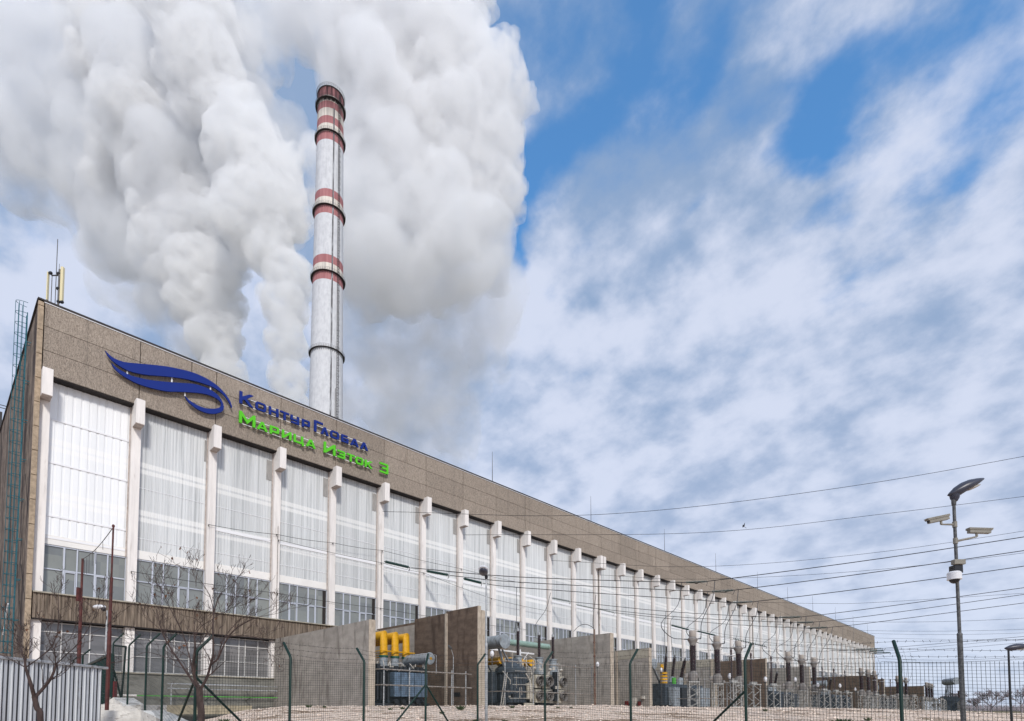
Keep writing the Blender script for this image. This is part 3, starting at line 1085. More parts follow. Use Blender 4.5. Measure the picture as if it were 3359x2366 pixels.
# roof antenna group
an = wthing('antenna_mast', at(183, 985, 44), 'pair of cream panel antennas on a short mast at the roof corner', 'antenna')
YA = 44.0
def vt(m, x, y0, y1, r, n=6, Y=YA, dz=0.0):
    p, q = at(x, y1, Y), at(x, y0, Y)
    q = Vector((p.x, Y, q.z))
    m.tube([p + Vector((0, 0, -dz)), q], r, n)
m = MB()
vt(m, 191.5, 884, 985, .07, dz=.6)
vt(m, 168, 905, 975, .028, dz=.6)
pp, qq = at(169, 904, YA), at(193, 904, YA)
m.bar(pp, qq, .07)
m.build('mast', M['dsteel'], an)
m = MB()
vt(m, 181, 785, 985, .028, dz=.8)
vt(m, 194, 866, 890, .015)
m.build('whip', M['galv_dk'], an)
for (x0, x1, y0, y1) in ((153, 160, 893, 983), (197, 210, 877, 988)):
    a, b_ = at(x0, y1, YA), at(x1, y0, YA)
    m = MB()
    m.box(a.x, b_.x, YA - .1, YA + .12, a.z - .05, b_.z)
    m.build('antenna_panel', M['cream'], an, bevel=.03)
m = MB()
for (x, y) in ((166, 896), (192, 898), (190.5, 947), (192, 990), (203, 991)):
    p = at(x, y, YA)
    m.ell(p, .16, .12, .14, 8, 6)
m.build('clamp', M['black_pl'], an)
m = MB()
p = at(190, 1010, YA)
m.box(p.x - .9, p.x + .9, YA - .3, YA + .3, 30.9, 31.35)
m.build('foot_frame', M['dsteel'], an)

M['pole_br'] = mat('rusty brown pole', (0.16, 0.105, 0.075), .7, var=.4, vs=5, dirt=(0.10, 0.03, 0.02), dscale=(3, 3, 2), dthr=(.5, .65))
# ---------------------------------------------------------------- boiler house sliver behind the gable end
bh = fthing('boiler_house', 12, -150, 0, 'dark boiler house edge showing behind the gable at the left frame edge', 'building')
m = MB()
p = at(8, 1352, 170)
sB, eB = SE(p)
m.box(sB - 30, sB, -eB, -eB + 40, 0, p.z)
m.build('wall', M['boiler'], bh)
m = MB()
for k in range(2):
    a = at(0, 1328 + 9 * k, 165)
    c = at(30, 1336 + 9 * k, 165)
    sa, ea = SE(a)
    sc_, ec = SE(c)
    m.tube([(sa, -ea, a.z), (sc_, -ec, c.z)], .12, 5)
m.build('roof_pipe', M['dsteel'], bh)

# ---------------------------------------------------------------- chimney
YC = 300.0
pc = at(1069.5, 1336, YC)
CX = pc.x
cdir = Vector((CX, YC, 0)).normalized()


def zat(y, r):
    """height of a ring of radius r whose point nearest the camera appears at row y"""
    n = Vector((CX, YC, 0)) - cdir * r
    v = ray(1075, y)
    return v.z / math.hypot(v.x, v.y) * math.hypot(n.x, n.y)


def cr(z):
    return 10.6 + (6.75 - 10.6) * min(z, 325) / 325 if z > 0 else 10.6


ztop = zat(279, 7.0)
def ring_z(y):
    z = 150
    for _ in range(6):
        z = zat(y, 8.9 + (6.85 - 8.9) * (z - 150) / (ztop - 150))
    return z
def rad(z):
    return 8.9 + (6.85 - 8.9) * (z - 150) / (ztop - 150)
ch = wthing('chimney', (CX, YC, 0), 'tall grey industrial chimney with red and white bands', 'chimney')
m = MB()
prof = []
for k in range(41):
    z = -3 + (ztop + 3) * k / 40
    prof.append((rad(z), z))
m.lathe(prof + [(rad(ztop) - .5, ztop), (rad(ztop) - .5, ztop - 6)], (CX, YC, 0), 64)
cm = bpy.data.materials.new('banded chimney concrete')
cm.use_nodes = True
t = NT(cm.node_tree)
b = t.n('ShaderNodeBsdfPrincipled')
o = t.n('ShaderNodeOutputMaterial')
t.t.links.new(b.outputs[0], o.inputs[0])
b.inputs['Roughness'].default_value = .85
b.inputs['Specular IOR Level'].default_value = .2
obj = t.n('ShaderNodeTexCoord').outputs['Object']
sp = t.n('ShaderNodeSeparateXYZ')
t.set(sp.inputs[0], obj)
zz = sp.outputs[2]
def band(y0, y1):
    a, c = ring_z(y1), ring_z(y0)
    return t.math('MULTIPLY', t.math('GREATER_THAN', zz, a), t.math('LESS_THAN', zz, c))
red = None
for y0, y1 in ((270, 309.3), (328.3, 350.8), (376.8, 401), (428, 454.8), (617.6, 643.5), (669, 697.2), (833.7, 860.5), (889, 915)):
    q = band(y0, y1)
    red = q if red is None else t.math('ADD', red, q)
wht = None
for y0, y1 in ((309.3, 328.3), (350.8, 376.8), (401, 428), (643.5, 669), (860.5, 889)):
    q = band(y0, y1)
    wht = q if wht is None else t.math('ADD', wht, q)
stain = t.noise(t.mapping(obj, (1.1, 1.1, 0.035)), 1.0, 6, .65)
mott = t.noise(t.mapping(obj, (.6, .6, .3)), 1.0, 6, .7)
gry = t.mix(t.mr(mott, .35, .7), (0.66, 0.665, 0.68), (0.54, 0.545, 0.565))
gry = t.mix(t.mr(stain, .54, .7, 0, .22), gry, (0.27, 0.275, 0.29))
rdc = t.mix(t.mr(stain, .35, .65), (0.44, 0.20, 0.20), (0.34, 0.14, 0.145))
wtc = t.mix(t.mr(stain, .4, .7), (0.74, 0.68, 0.60), (0.50, 0.46, 0.42))
col = t.mix(wht, gry, wtc)
col = t.mix(red, col, rdc)
soot = t.mr(zz, ring_z(410), ztop, 0, 1)
col = t.mix(t.math('MULTIPLY', soot, t.mr(stain, .38, .56, .35, .95)), col, (0.035, 0.02, 0.024))
cam_side = t.mr(t.noise(t.mapping(obj, (.05, .05, .4)), 1, 2), 0, 1)
t.set(b.inputs['Base Color'], col)
m.build('shaft', cm, ch, smooth=40)
# a vertical frame for the side facing the camera
cr_ = cdir.cross(Vector((0, 0, 1)))                         # to the camera's right
def cpt(ang, r, z):
    """ang: 0 = towards the camera, positive = to the right"""
    d_ = -cdir * math.cos(ang) + cr_ * math.sin(ang)
    return Vector((CX, YC, 0)) + d_ * r + Vector((0, 0, z))
m = MB()
al, a2 = R(38), R(15)
zl = 100
while zl < ztop - 2:
    z2 = min(zl + 14, ztop - 2)
    for da in (-.06, .06):
        m.tube([cpt(al + da, rad(zl) + .5, zl), cpt(al + da, rad(z2) + .5, z2)], .13, 4)
    zl = z2
zl = 101
while zl < ztop - 2:
    m.bar(cpt(al - .06, rad(zl) + .5, zl), cpt(al + .06, rad(zl) + .5, zl), .16)
    for q in range(5):
        pass
    zl += 1.5
zl = 102
while zl < ztop - 3:
    hp = [cpt(al + .055 * math.cos(math.pi * k / 6) * 1.4, rad(zl) + .5 + 1.0 * math.sin(math.pi * k / 6), zl) for k in range(7)]
    m.tube(hp, .07, 3)
    zl += 3.2
m.build('ladder', M['dsteel'], ch)
m = MB()
m.tube([cpt(al - .13, rad(z_) + .35, z_) for z_ in (100, 140, 172)], .14, 4)
m.build('cable_duct', M['dsteel'], ch)
M['stain'] = mat('soot streak', (0.13, 0.125, 0.13), .9, var=.4, vs=.5, stretch=(1, 1, .1), dirt=(0.40, 0.41, 0.43), dscale=(1.5, 1.5, .12), dthr=(.5, .62))
m = MB()
k = 0
zl = 100
while zl < ztop - 12:
    z2 = zl + 10
    b0 = len(m.v)
    for z_ in (zl, z2):
        for da in (-.055, -.02, .02, .055):
            m.v.append(tuple(cpt(a2 + da + .0 , rad(z_) + .04, z_)))
    for q in range(3):
        m.f.append((b0 + q, b0 + q + 1, b0 + q + 5, b0 + q + 4))
    zl = z2
m.build('soot_streak', M['stain'], ch)
# galleries
for k, (yy, wdt, hh) in enumerate(((330, 1.2, 2.0), (426, 1.1, .8), (671, 1.15, .8), (888, 1.15, .8), (1139, 1.0, .45))):
    z0 = ring_z(yy) - (hh if k else 0)
    r0 = rad(z0)
    m = MB()
    N_ = 48
    for (ra, rb, za, zb) in ((r0 + .02, r0 + wdt, z0 + hh - .2, z0 + hh),):
        b0 = len(m.v)
        for j in range(N_):
            a = 2 * math.pi * j / N_
            for (rr, zz_) in ((ra, za), (rb, za), (rb, zb), (ra, zb)):
                m.v.append((CX + rr * math.cos(a), YC + rr * math.sin(a), zz_))
        for j in range(N_):
            q0, q1 = b0 + 4 * j, b0 + 4 * ((j + 1) % N_)
            for i in range(4):
                m.f.append((q0 + i, q0 + (i + 1) % 4, q1 + (i + 1) % 4, q1 + i))
    for j in range(N_):
        a = 2 * math.pi * j / N_
        ca, sa = math.cos(a), math.sin(a)
        pb = Vector((CX + (r0 + .02) * ca, YC + (r0 + .02) * sa, z0 + hh - 1.6))
        pt = Vector((CX + (r0 + wdt) * ca, YC + (r0 + wdt) * sa, z0 + hh - .3))
        m.bar(pb, pt, .10)
        m.bar(pt, pt + Vector((0, 0, 1.5)), .06)
    for zr_ in (.9, 1.6):
        m.tube([(CX + (r0 + wdt) * math.cos(2 * math.pi * j / N_), YC + (r0 + wdt) * math.sin(2 * math.pi * j / N_), z0 + hh - .3 + zr_) for j in range(N_ + 1)], .045, 4, cap=False)
    m.build('gallery', M['dsteel'], ch, fix=False)
for da in (-.45, -.12, .2, .5):
    m = MB()
    p = cpt(da, rad(ring_z(322)) + .12, ring_z(322))
    m.lathe([(.02, -.2), (.75, -.2), (.75, .06), (.02, .06)], p, 12, (p - Vector((CX, YC, p.z))).normalized())
    m.build('flue_window', M['dark'], ch)
m = MB()
for j in range(40):
    a = 2 * math.pi * j / 40
    r0 = rad(ztop) + .5
    m.bar((CX + r0 * math.cos(a), YC + r0 * math.sin(a), ztop - 1), (CX + (r0 + .3) * math.cos(a), YC + (r0 + .3) * math.sin(a), ztop + 1.4), .09)
for zz_ in (.5, 1.3):
    m.tube([(CX + (rad(ztop) + .75) * math.cos(2 * math.pi * j / 48), YC + (rad(ztop) + .75) * math.sin(2 * math.pi * j / 48), ztop + zz_) for j in range(49)], .06, 4, cap=False)
m.tube([(CX + (rad(ztop) + .1) * math.cos(2 * math.pi * j / 48), YC + (rad(ztop) + .1) * math.sin(2 * math.pi * j / 48), ztop) for j in range(49)], .35, 5, cap=False)
m.build('crown_rail', M['dsteel'], ch)

# ---------------------------------------------------------------- firewalls
GP = .16      # plateau level by the hall


def firewall(s, parts, label, thick=.5, pil=(), endmat='conc_end', band_=None):
    e1 = parts[-1][1]
    root = fthing('firewall', s + thick / 2, e1, -.3, label, 'firewall', 'concrete firewalls between the transformers')
    for (e0, e2, z, mt) in parts:
        m = MB()
        m.box(s, s + thick, -e2 + .005, -e0, -.6, z)
        m.build('wall_panel', M[mt], root)
    m = MB()
    z = parts[-1][2]
    m.box(s - .03, s + thick + .03, -e1 - .09, -e1, -.6, z + .02)
    m.build('end_face', M[endmat], root, bevel=.02)
    if pil:
        m = MB()
        for e_, z in pil:
            m.box(s - .14, s - .005, -e_ - .14, -e_ + .14, -.6, z)
        m.build('pilaster', M[endmat], root)
    if band_:
        m = MB()
        m.box(s - .03, s - .004, -e1 + .02, 1.0, z - 1.15, z - .0)
        m.build('top_band', M['conc_lt'], root)
    return root


firewall(17.62, [(-1.0, 15.7, 7.05, 'conc')], 'grey firewall left of the three yellow ducts, nearest to the camera', .5)
fw2 = firewall(28.5, [(-1.0, 6.8, 8.8, 'conc'), (6.82, 11.8, 9.35, 'conc_br'), (11.82, 16.2, 9.5, 'conc_br')], 'tall brown firewall with a black hole low down, right of the yellow ducts', .34, [(11.9, 9.3)])
m = MB()
m.box(28.485, 28.495, -13.9, -13.0, 1.35, 1.75)
m.build('hole_dark_plate', M['black_pl'], fw2)  # flat black plate paints the dark of the hole onto the wall
firewall(29.12, [(-1.0, 16.0, 9.2, 'conc_br')], 'second leaf of the brown double firewall, behind the slim lamp post', .42)
firewall(49.85, [(-1.0, 16.0, 9.15, 'conc')], 'grey firewall right of the tall brown pole and its white globe', .62)
firewall(58.6, [(-1.0, 16.0, 8.1, 'conc')], 'grey firewall with a pale top band, left of the leaning bushings', .62, [(11.2, 8.0)], band_=True)
firewall(78.0, [(-1.0, 16.0, 7.95, 'conc')], 'long grey firewall with a pale top band behind the leftmost lattice pedestals', .6, [(11.2, 7.9), (15.6, 7.9)], band_=True)
firewall(99.2, [(-1.0, 16.0, 9.4, 'conc_br')], 'brown firewall in the middle of the yard between two groups of insulator columns', .6, [(12, 9.3)])
firewall(120.6, [(-1.0, 17.0, 9.1, 'conc')], 'grey firewall behind the second group of insulator columns', .6)
firewall(166.0, [(-1.0, 20.0, 9.2, 'conc_br')], 'far brown firewall left of the third group of insulator columns', .8)
firewall(190.5, [(-1.0, 17.0, 9.3, 'conc_br')], 'far brown firewall behind the third group of insulator columns', .8)
firewall(260.0, [(-1.0, 17.0, 9.4, 'conc_br')], 'farthest brown firewall, past the end of the hall', 1.0)

# kerb blocks and pipes along the hall foot
kb = fthing('kerb', 6, .3, 0, 'tan concrete kerb along the foot of the grey base wall', 'kerb')
m = MB()
for k in range(9):
    m.box(1.5 + k * 1.5, 2.97 + k * 1.5, -.6, -.1, -.2, .55 + .03 * (k % 2))
m.build('kerb_stone', M['tanconc'], kb)
pr = fthing('wall_pipes', 12, .2, 1.5, 'pair of silver pipes bracketed to the grey base wall', 'pipe')
m = MB()
for zz_ in (2.35, 1.95):
    m.tube([(8.2, -.1, zz_), (17.5, -.1, zz_)], .07, 6)
m.tube([(8.5, -.1, 2.35), (8.5, -.1, -.2)], .06, 6)
for s in (9, 12, 15):
    m.bar((s, -.1, 1.95), (s, .97, 1.95), .05)
m.build('pipe', M['galv'], pr)
gp = fthing('wall_pipe', 12, .3, 1.0, 'thin bright green pipe on the grey base wall', 'pipe')
m = MB()
m.tube([(6.0, -.12, 1.32), (17.5, -.12, 1.32)], .045, 6)
m.build('pipe', M['pipe_green'], gp)
m = MB()
m.tube([(4.6, -.12, .1), (4.6, -.12, 1.32), (6.0, -.12, 1.32)], .09, 6)
m.build('lagged_bend', M['white_conc'], gp)
m = MB()
for s in (8, 11.5, 15):
    m.bar((s, -.12, 1.3), (s, .97, 1.0), .05)
m.build('bracket', M['dsteel'], gp)


# ---------------------------------------------------------------- porcelain columns
def sheds(m, c, z0, z1, rc, rs_, n_, seg=14, axis=None):
    prof = []
    for k in range(n_):
        a = z0 + (z1 - z0) * k / n_
        st_ = (z1 - z0) / n_
        prof += [(rc, a), (rc, a + st_ * .35), (rs_, a + st_ * .45), (rs_ * .97, a + st_ * .6), (rc, a + st_ * .85)]
    prof.append((rc, z1))
    m.lathe(prof, c, seg, axis)


def lattice(m, x0, x1, y0, y1, z0, z1, n_, lw=.07, dw=.04):
    for x in (x0, x1):
        for y in (y0, y1):
            m.bar((x, y, z0), (x, y, z1), lw)
    for k in range(n_):
        a, c = z0 + (z1 - z0) * k / n_, z0 + (z1 - z0) * (k + 1) / n_
        if k % 2:
            a, c = c, a
        for y in (y0, y1):
            m.bar((x0, y, a), (x1, y, c), dw)
        for x in (x0, x1):
            m.bar((x, y0, c), (x, y1, a), dw)
    for z in (z0 + .03, z1 - .03):
        for y in (y0, y1):
            m.bar((x0, y, z), (x1, y, z), dw * 1.3)
        for x in (x0, x1):
            m.bar((x, y0, z), (x, y1, z), dw * 1.3)


# current transformer, local origin on the ground
ct0 = thing('current_transformer', (0, 0, 0), 'x', 'insulator column', 'brown insulator columns with grey caps on lattice pedestals')
m = MB()
m.box(-.62, .62, -.62, .62, -.5, .12)
m.build('footing', M['conc_lt'], ct0, bevel=.02)
m = MB()
lattice(m, -.40, .40, -.40, .40, .12, 2.25, 5, .065, .035)
m.box(-.46, .46, -.46, .46, 2.25, 2.33)
m.build('pedestal', M['lattice'], ct0)
m = MB()
m.lathe([(.36, 2.33), (.40, 2.45), (.42, 2.8), (.40, 3.0), (.30, 3.1), (.30, 3.22)], (0, 0, 0), 18)
b_ = m.build('base_tank', M['ct_grey'], ct0, smooth=35)
m = MB()
m.box(-.72, -.42, -.15, .15, 2.65, 3.0)
m.box(-.66, -.36, -.05, .05, 2.42, 2.64)
m.box(.42, .62, -.18, .18, 2.35, 2.62)
m.build('terminal_box', M['ct_grey'], b_, bevel=.02)
m = MB()
sheds(m, (0, 0, 0), 3.22, 5.40, .235, .305, 22, 16)
m.build('insulator', M['porc'], ct0, smooth=30)
m = MB()
m.lathe([(.22, 5.40), (.26, 5.48), (.26, 5.56), (.34, 5.72), (.42, 5.86), (.42, 6.0), (.30, 6.08), (.27, 6.16)], (0, 0, 0), 18)
hd = m.build('head', M['ct_grey'], ct0, smooth=35)
m = MB()
m.lathe([(.275, 6.16), (.285, 6.18), (.285, 6.64), (.26, 6.68), (.05, 6.71)], (0, 0, 0), 18)
m.build('cap', M['cap_grey'], hd, smooth=35)
m = MB()
m.tube([(-.42, 0, 5.95), (-.72, 0, 5.97)], .05, 6)
m.tube([(.42, 0, 5.97), (.68, 0, 6.0), (.70, 0, 6.18)], .05, 6)
m.build('terminal', M['black_pl'], hd)
tr = treeof(ct0)
ctpos = []
CTS = [(39.7, 'A'), (44.5, ''), (49.4, ''), (63.7, ''), (68.5, ''), (73.4, ''), (97.8, ''), (102.4, ''), (107.0, ''), (126.2, ''), (130.6, ''), (135.0, ''), (160.5, ''), (164.5, ''), (168.5, '')]
grp = ['nearest', 'second', 'third', 'fourth', 'farthest']
pos3 = ['left', 'middle', 'right']
for k, (s, _) in enumerate(CTS):
    e = 31.2
    p = F(s, e, 0)
    p.z = gz(p.x, p.y) + .06
    lab = '%s one of the %s trio of capped brown insulator columns' % (pos3[k % 3], grp[k // 3])
    if k == 0:
        c = ct0
        c.location = p
        c['label'] = lab
        c.rotation_euler = (0, 0, -.12)
    else:
        c = copy_tree(ct0, p, -.12 , lab, tree=tr)
    ctpos.append(p)

# surge arrester on lattice pedestal
sa0 = thing('surge_arrester', (0, 0, 0), 'x', 'arrester', 'thin black arresters on lattice pedestals')
m = MB()
m.box(-.6, .6, -.55, .55, -.5, .15)
m.build('footing', M['conc_lt'], sa0, bevel=.02)
m = MB()
lattice(m, -.40, .40, -.38, .38, .15, 2.15, 4, .065, .035)
m.box(-.5, .5, -.45, .45, 2.15, 2.22)
m.box(-.45, .15, -.3, .0, 2.22, 2.42)
m.build('pedestal', M['lattice'], sa0)
m = MB()
sheds(m, (-.2, 0, 0), 2.42, 4.75, .055, .095, 22, 8)
m.lathe([(.09, 4.75), (.09, 4.95), (.03, 5.05)], (-.2, 0, 0), 8)
m.build('insulator', M['porc'], sa0, smooth=40)
m = MB()
m.tube([(-.2 + .32 * math.cos(2 * math.pi * k / 14), .32 * math.sin(2 * math.pi * k / 14), 4.45) for k in range(15)], .03, 5, cap=False)
m.bar((-.5, 0, 4.45), (.1, 0, 4.45), .03)
m.build('grading_ring', M['galv'], sa0)
tr = treeof(sa0)
sapos = []
for k, s in enumerate((41.3, 45.6, 50.0, 67.0, 71.8, 76.0, 93.5, 98.5, 103.5)):
    e = (34.0, 34.0, 34.2)[k % 3]
    p = F(s, e, 0)
    p.z = gz(p.x, p.y) + .05
    lab = '%s thin black arrester of the %s row, on a white lattice pedestal' % (pos3[k % 3], ['nearest', 'second', 'third'][k // 3])
    if k == 0:
        sa0.location = p
        sa0['label'] = lab
        sa0.rotation_euler = (0, 0, .35)
    else:
        copy_tree(sa0, p, .35, lab, tree=tr)
    sapos.append(p)

# white lattice support frames for small bus gear in the far yard
lf0 = thing('lattice_support', (0, 0, 0), 'x', 'lattice support', 'low white lattice supports in the far switchyard')
m = MB()
lattice(m, -.4, .4, -.4, .4, 0, 2.4, 4, .09, .055)
m.build('frame', M['lattice'], lf0)
m = MB()
m.box(-.35, .35, -.3, .3, 2.4, 2.7)
m.build('equipment_base', M['ct_grey'], lf0)
m = MB()
m.box(-.70, -.42, -.25, .25, .9, 1.5)
m.build('control_box', M['ct_grey'], lf0)
tr = treeof(lf0)
rs = random.Random(21)
for k in range(16):
    s = 112 + k * 5.6 + rs.uniform(-1, 1)
    e = rs.choice([27.5, 34.5, 36]) + rs.uniform(-.5, .5)
    p = F(s, e, 0)
    p.z = gz(p.x, p.y)
    lab = 'low white lattice support with a grey box in the far switchyard'
    if k == 0:
        lf0.location = p
        lf0['label'] = lab
    else:
        copy_tree(lf0, p, rs.uniform(0, .6), lab, tree=tr)


# ---------------------------------------------------------------- spray pipe frames round the transformers
def pipe_frame(label, s0, s1, e, zs_, posts, z0=GP, back=3.5):
    root = fthing('pipe_frame', (s0 + s1) / 2, e, z0, label, 'pipe frame', 'fire spray pipe frames round the transformers')
    m = MB()
    for z in zs_:
        m.tube([(s0, -e, z), (s1, -e, z)], .055, 6)
        m.tube([(s0, -e, z), (s0 - .4, -e + back, z + .0)], .045, 6)
        x = s0 + .5
        while x < s1:
            m.ell((x, -e - .02, z - .07), .045, .045, .045, 6, 4)
            x += 1.1
    m.build('rail', M['pipe'], root)
    for s in posts:
        m = MB()
        m.tube([(s, -e + .09, z0 - .3), (s, -e + .09, zs_[0] + .25)], .05, 6)
        m.build('post', M['galv'], root)
    return root


pipe_frame('spray pipe frame in front of the yellow ducts', 18.3, 27.6, 16.4, (3.25, 2.05), (18.6, 21.0, 25.4, 27.0))
pipe_frame('spray pipe frame in front of the fan cooled transformer', 31.2, 45.4, 17.0, (4.65, 1.85), (31.3, 35.2, 39.0, 42.0, 44.9))
pipe_frame('spray pipe frame in front of the transformer with leaning bushings', 63.5, 75, 21.0, (3.9, 1.6), (64, 68, 72))

# ---------------------------------------------------------------- transformer 1 with bus ducts
t1 = fthing('transformer', 23, 11, GP, 'blue grey transformer under three yellow ducts', 'transformer')
m = MB()
m.box(19.6, 25.6, -12.1, -8.6, .75, 3.45)
m.box(19.3, 25.9, -12.3, -8.4, 3.45, 3.62)
m.build('tank', M['tblue'], t1, bevel=.03)
for k in range(5):
    m = MB()
    x = 21.75 + k * .72
    m.box(x, x + .64, -13.15, -12.45, 1.25, 3.35)
    m.build('radiator', M['tpanel'], t1, bevel=.05)
m = MB()
for k in range(6):
    x = 19.5 + k * .34
    m.box(x, x + .12, -12.95, -12.2, 1.0, 3.3)
m.box(19.3, 25.7, -12.9, -8.8, .25, .72)
for k in range(5):
    m.lathe([(.2, 0), (.2, .28)], (21.9 + k * .75, -13.0, .85), 10, (0, -1, 0))
m.build('underframe', M['tdark'], t1)
m = MB()
m.tube([(25.9, -12.6, 4.8), (25.9, -9.4, 4.8)], .52, 20)
m.lathe([(.56, 0), (.56, .06), (.48, .10), (.1, .14)], (25.9, -12.62, 4.8), 20, (0, -1, 0))
m.build('conservator', M['tgrey'], t1, smooth=35)
m = MB()
m.lathe([(.12, 0), (.12, .05)], (25.9, -12.78, 4.8), 12, (0, -1, 0))
m.build('gauge', M['yellow'], t1)
m = MB()
for y in (-12.0, -10.0):
    m.bar((25.7, y, 3.6), (25.8, y, 4.4), .25)
m.bar((21.0, -12.2, 3.85), (23.0, -12.3, 4.3), .06)
m.bar((23.0, -12.3, 4.3), (23.0, -12.3, 3.6), .06)
m.tube([(26.2, -13.2, 3.4), (26.2, -13.2, 5.1), (24.6, -13.0, 5.1)], .035, 5)
m.tube([(27.0, -14.6, .2), (27.0, -14.6, 3.9)], .03, 5)
m.build('small_pipework', M['galv'], t1)
for k, s in enumerate((23.4, 24.65, 25.9)):
    d = fthing('bus_duct', s, 9, 4, 'yellow bus duct bending down onto the blue grey transformer, %s of the three' % ['left', 'middle', 'right'][k], 'bus duct', 'yellow bus ducts')
    m = MB()
    path = [(s, .9, 7.0), (s, -9.0, 7.0), (s, -9.0, 5.15)]
    m.tube(path, .37, 20)
    for q in range(20, 40):                       # mitred elbow: widen the joint ring along the mitre
        x_, y_, z_ = m.v[q]
        dy_, dz_ = y_ + 9.0, z_ - 7.0
        k_ = (dy_ - dz_) / 2 * (math.sqrt(2) - 1)
        m.v[q] = (x_, y_ + k_, z_ - k_)
    m.build('duct', M['yellow'], d, smooth=35)
    m = MB()
    m.lathe([(.42, 5.0), (.42, 5.16)], (s, -9.0, 0), 18)
    m.build('flange', M['ringgreen'], d, smooth=35)
    m = MB()
    m.lathe([(.37, 3.63), (.37, 4.99)], (s, -9.0, 0), 18)
    m.build('turret', M['tgrey'], d, smooth=35)
df = fthing('duct_frame', 23.5, 7, 5, 'thin yellow frame tying the three bus ducts', 'frame')
m = MB()
m.bar((22.8, -9.46, 5.55), (26.6, -9.46, 5.55), .08)
for s in (22.9, 24.05, 25.3, 26.5):
    m.bar((s, -9.46, 5.55), (s, 0, 5.55), .07)
m.build('frame', M['yellow'], df)
fl = fthing('floodlight', 27.3, 14, 5, 'small floodlight on a thin pole against the brown firewall', 'floodlight')
m = MB()
m.tube([(27.2, -14.4, .1), (27.2, -14.4, 5.0), (26.95, -14.4, 5.6)], .03, 6)
m.build('pole', M['galv'], fl)
m = MB()
m.ell((26.8, -14.4, 5.75), .30, .12, .12, 10, 6, Matrix.Rotation(R(35), 3, 'Y'))
m.build('lamp_head', M['galv_dk'], fl)

# ---------------------------------------------------------------- transformer 2, big, with fans
t2 = fthing('transformer', 37, 11, GP, 'dark blue grey transformer with six round cooling fans', 'transformer')
m = MB()
m.box(33.2, 42.4, -11.6, -8.4, .9, 4.1)
for x in [33.6 + .62 * k for k in range(13)]:
    m.box(x, x + .12, -11.74, -11.6, .95, 4.0)
m.build('tank', M['tblue'], t2)
m = MB()
m.lathe([(1.5, .9), (1.5, 3.95), (1.68, 3.98), (1.68, 4.35), (1.25, 4.8), (.7, 5.5)], (35.2, -12.3, 0), 28)
for k in range(14):
    a = math.pi + math.pi * k / 13
    m.bar((35.2 + 1.52 * math.cos(a), -12.3 + 1.52 * math.sin(a), .9), (35.2 + 1.52 * math.cos(a), -12.3 + 1.52 * math.sin(a), 3.95), .14)
m.build('round_tank', M['tblue'], t2, smooth=30)
m = MB()
m.box(32.8, 42.0, -12.9, -8.0, .2, .88)
for x in (33.5, 36, 38.5, 41):
    m.box(x, x + .7, -13.6, -12.9, .2, .75)
m.build('underframe', M['tdark'], t2)
m = MB()
m.box(36.05, 36.95, -13.9, -13.6, 1.25, 2.9)
m.box(35.4, 36.9, -14.1, -13.9, .45, .85)
m.build('control_cabinet', M['beige'], t2, bevel=.02)
for k, s in enumerate((37.6, 39.1, 41.55)):
    for z0 in (.9, 2.45):
        m = MB()
        m.box(s - .28, s + .62, -13.9, -13.0, z0, z0 + 1.42)
        f_ = m.build('fan_unit', M['beige'], t2, bevel=.03)
        m = MB()
        c = (s + .22, -13.92, z0 + .75)
        m.lathe([(.50, .0), (.545, .10), (.55, .38), (.525, .39), (.50, .36), (.49, .045)], c, 22, (0, -1, 0))
        m.build('fan_cowl', M['ct_grey'], f_, smooth=35)
        m = MB()
        m.lathe([(.485, 0.05), (.485, .06)], c, 20, (0, -1, 0))
        m.build('fan_throat', M['dark'], f_)
        m = MB()
        m.lathe([(.10, .062), (.10, .16), (.02, .2)], c, 10, (0, -1, 0))
        for q in range(4):
            a = 2 * math.pi * q / 4 + .3
            v1 = Vector((math.cos(a), 0, math.sin(a)))
            v2 = Vector((math.cos(a + .5), 0, math.sin(a + .5)))
            C_ = Vector(c)
            m.add([C_ + v1 * .1 + Vector((0, -.07, 0)), C_ + v1 * .37 + Vector((0, -.06, 0)), C_ + v2 * .37 + Vector((0, -.12, 0)), C_ + v2 * .1 + Vector((0, -.12, 0))], [(0, 1, 2, 3)])
        m.build('fan_blades', M['ct_grey'], f_)
m = MB()
m.tube([(32.9, -13.6, 7.05), (32.9, -8.0, 7.05)], .68, 24)
m.lathe([(.76, 0), (.76, .07), (.70, .09), (.1, .12)], (32.9, -13.62, 7.05), 24, (0, -1, 0))
m.build('conservator', M['tgrey'], t2, smooth=35)
m = MB()
for y in (-12.8, -9.5):
    m.bar((32.9, y, 6.4), (34.2, y + .2, 3.9), .22, .12)
    m.bar((33.4, y, 6.3), (35.6, y + .2, 3.9), .16, .10)
m.build('conservator_stand', M['tgrey'], t2)
for k, (s, y, zb, zt) in enumerate(((36.3, -12.3, 5.9, 8.5), (40.1, -12.0, 6.0, 8.5), (42.5, -12.0, 5.95, 8.5))):
    m = MB()
    m.lathe([(.62, 4.1), (.60, 4.5), (.42, 4.9), (.42, zb - .15), (.50, zb - .12), (.50, zb)], (s, y, 0), 20)
    m.build('turret', M['tgrey'], t2, smooth=35)
    m = MB()
    sheds(m, (s, y, 0), zb, zt, .13, .22, 22, 12)
    bb = m.build('bushing', M['porc'], t2, smooth=30)
    m = MB()
    m.lathe([(.09, zt), (.13, zt + .08), (.13, zt + .30), (.05, zt + .36), (.05, zt + .6)], (s, y, 0), 12)
    m.build('bushing_cap', M['galv'], bb)
m = MB()
for k, s in enumerate((33.6, 35.0, 36.6, 38.3)):
    m.tube([(s, -12.5, 5.25), (s + .5, -10.2, 5.25)], .38, 14)
m.build('yellow_duct', M['yellow'], t2, smooth=40)
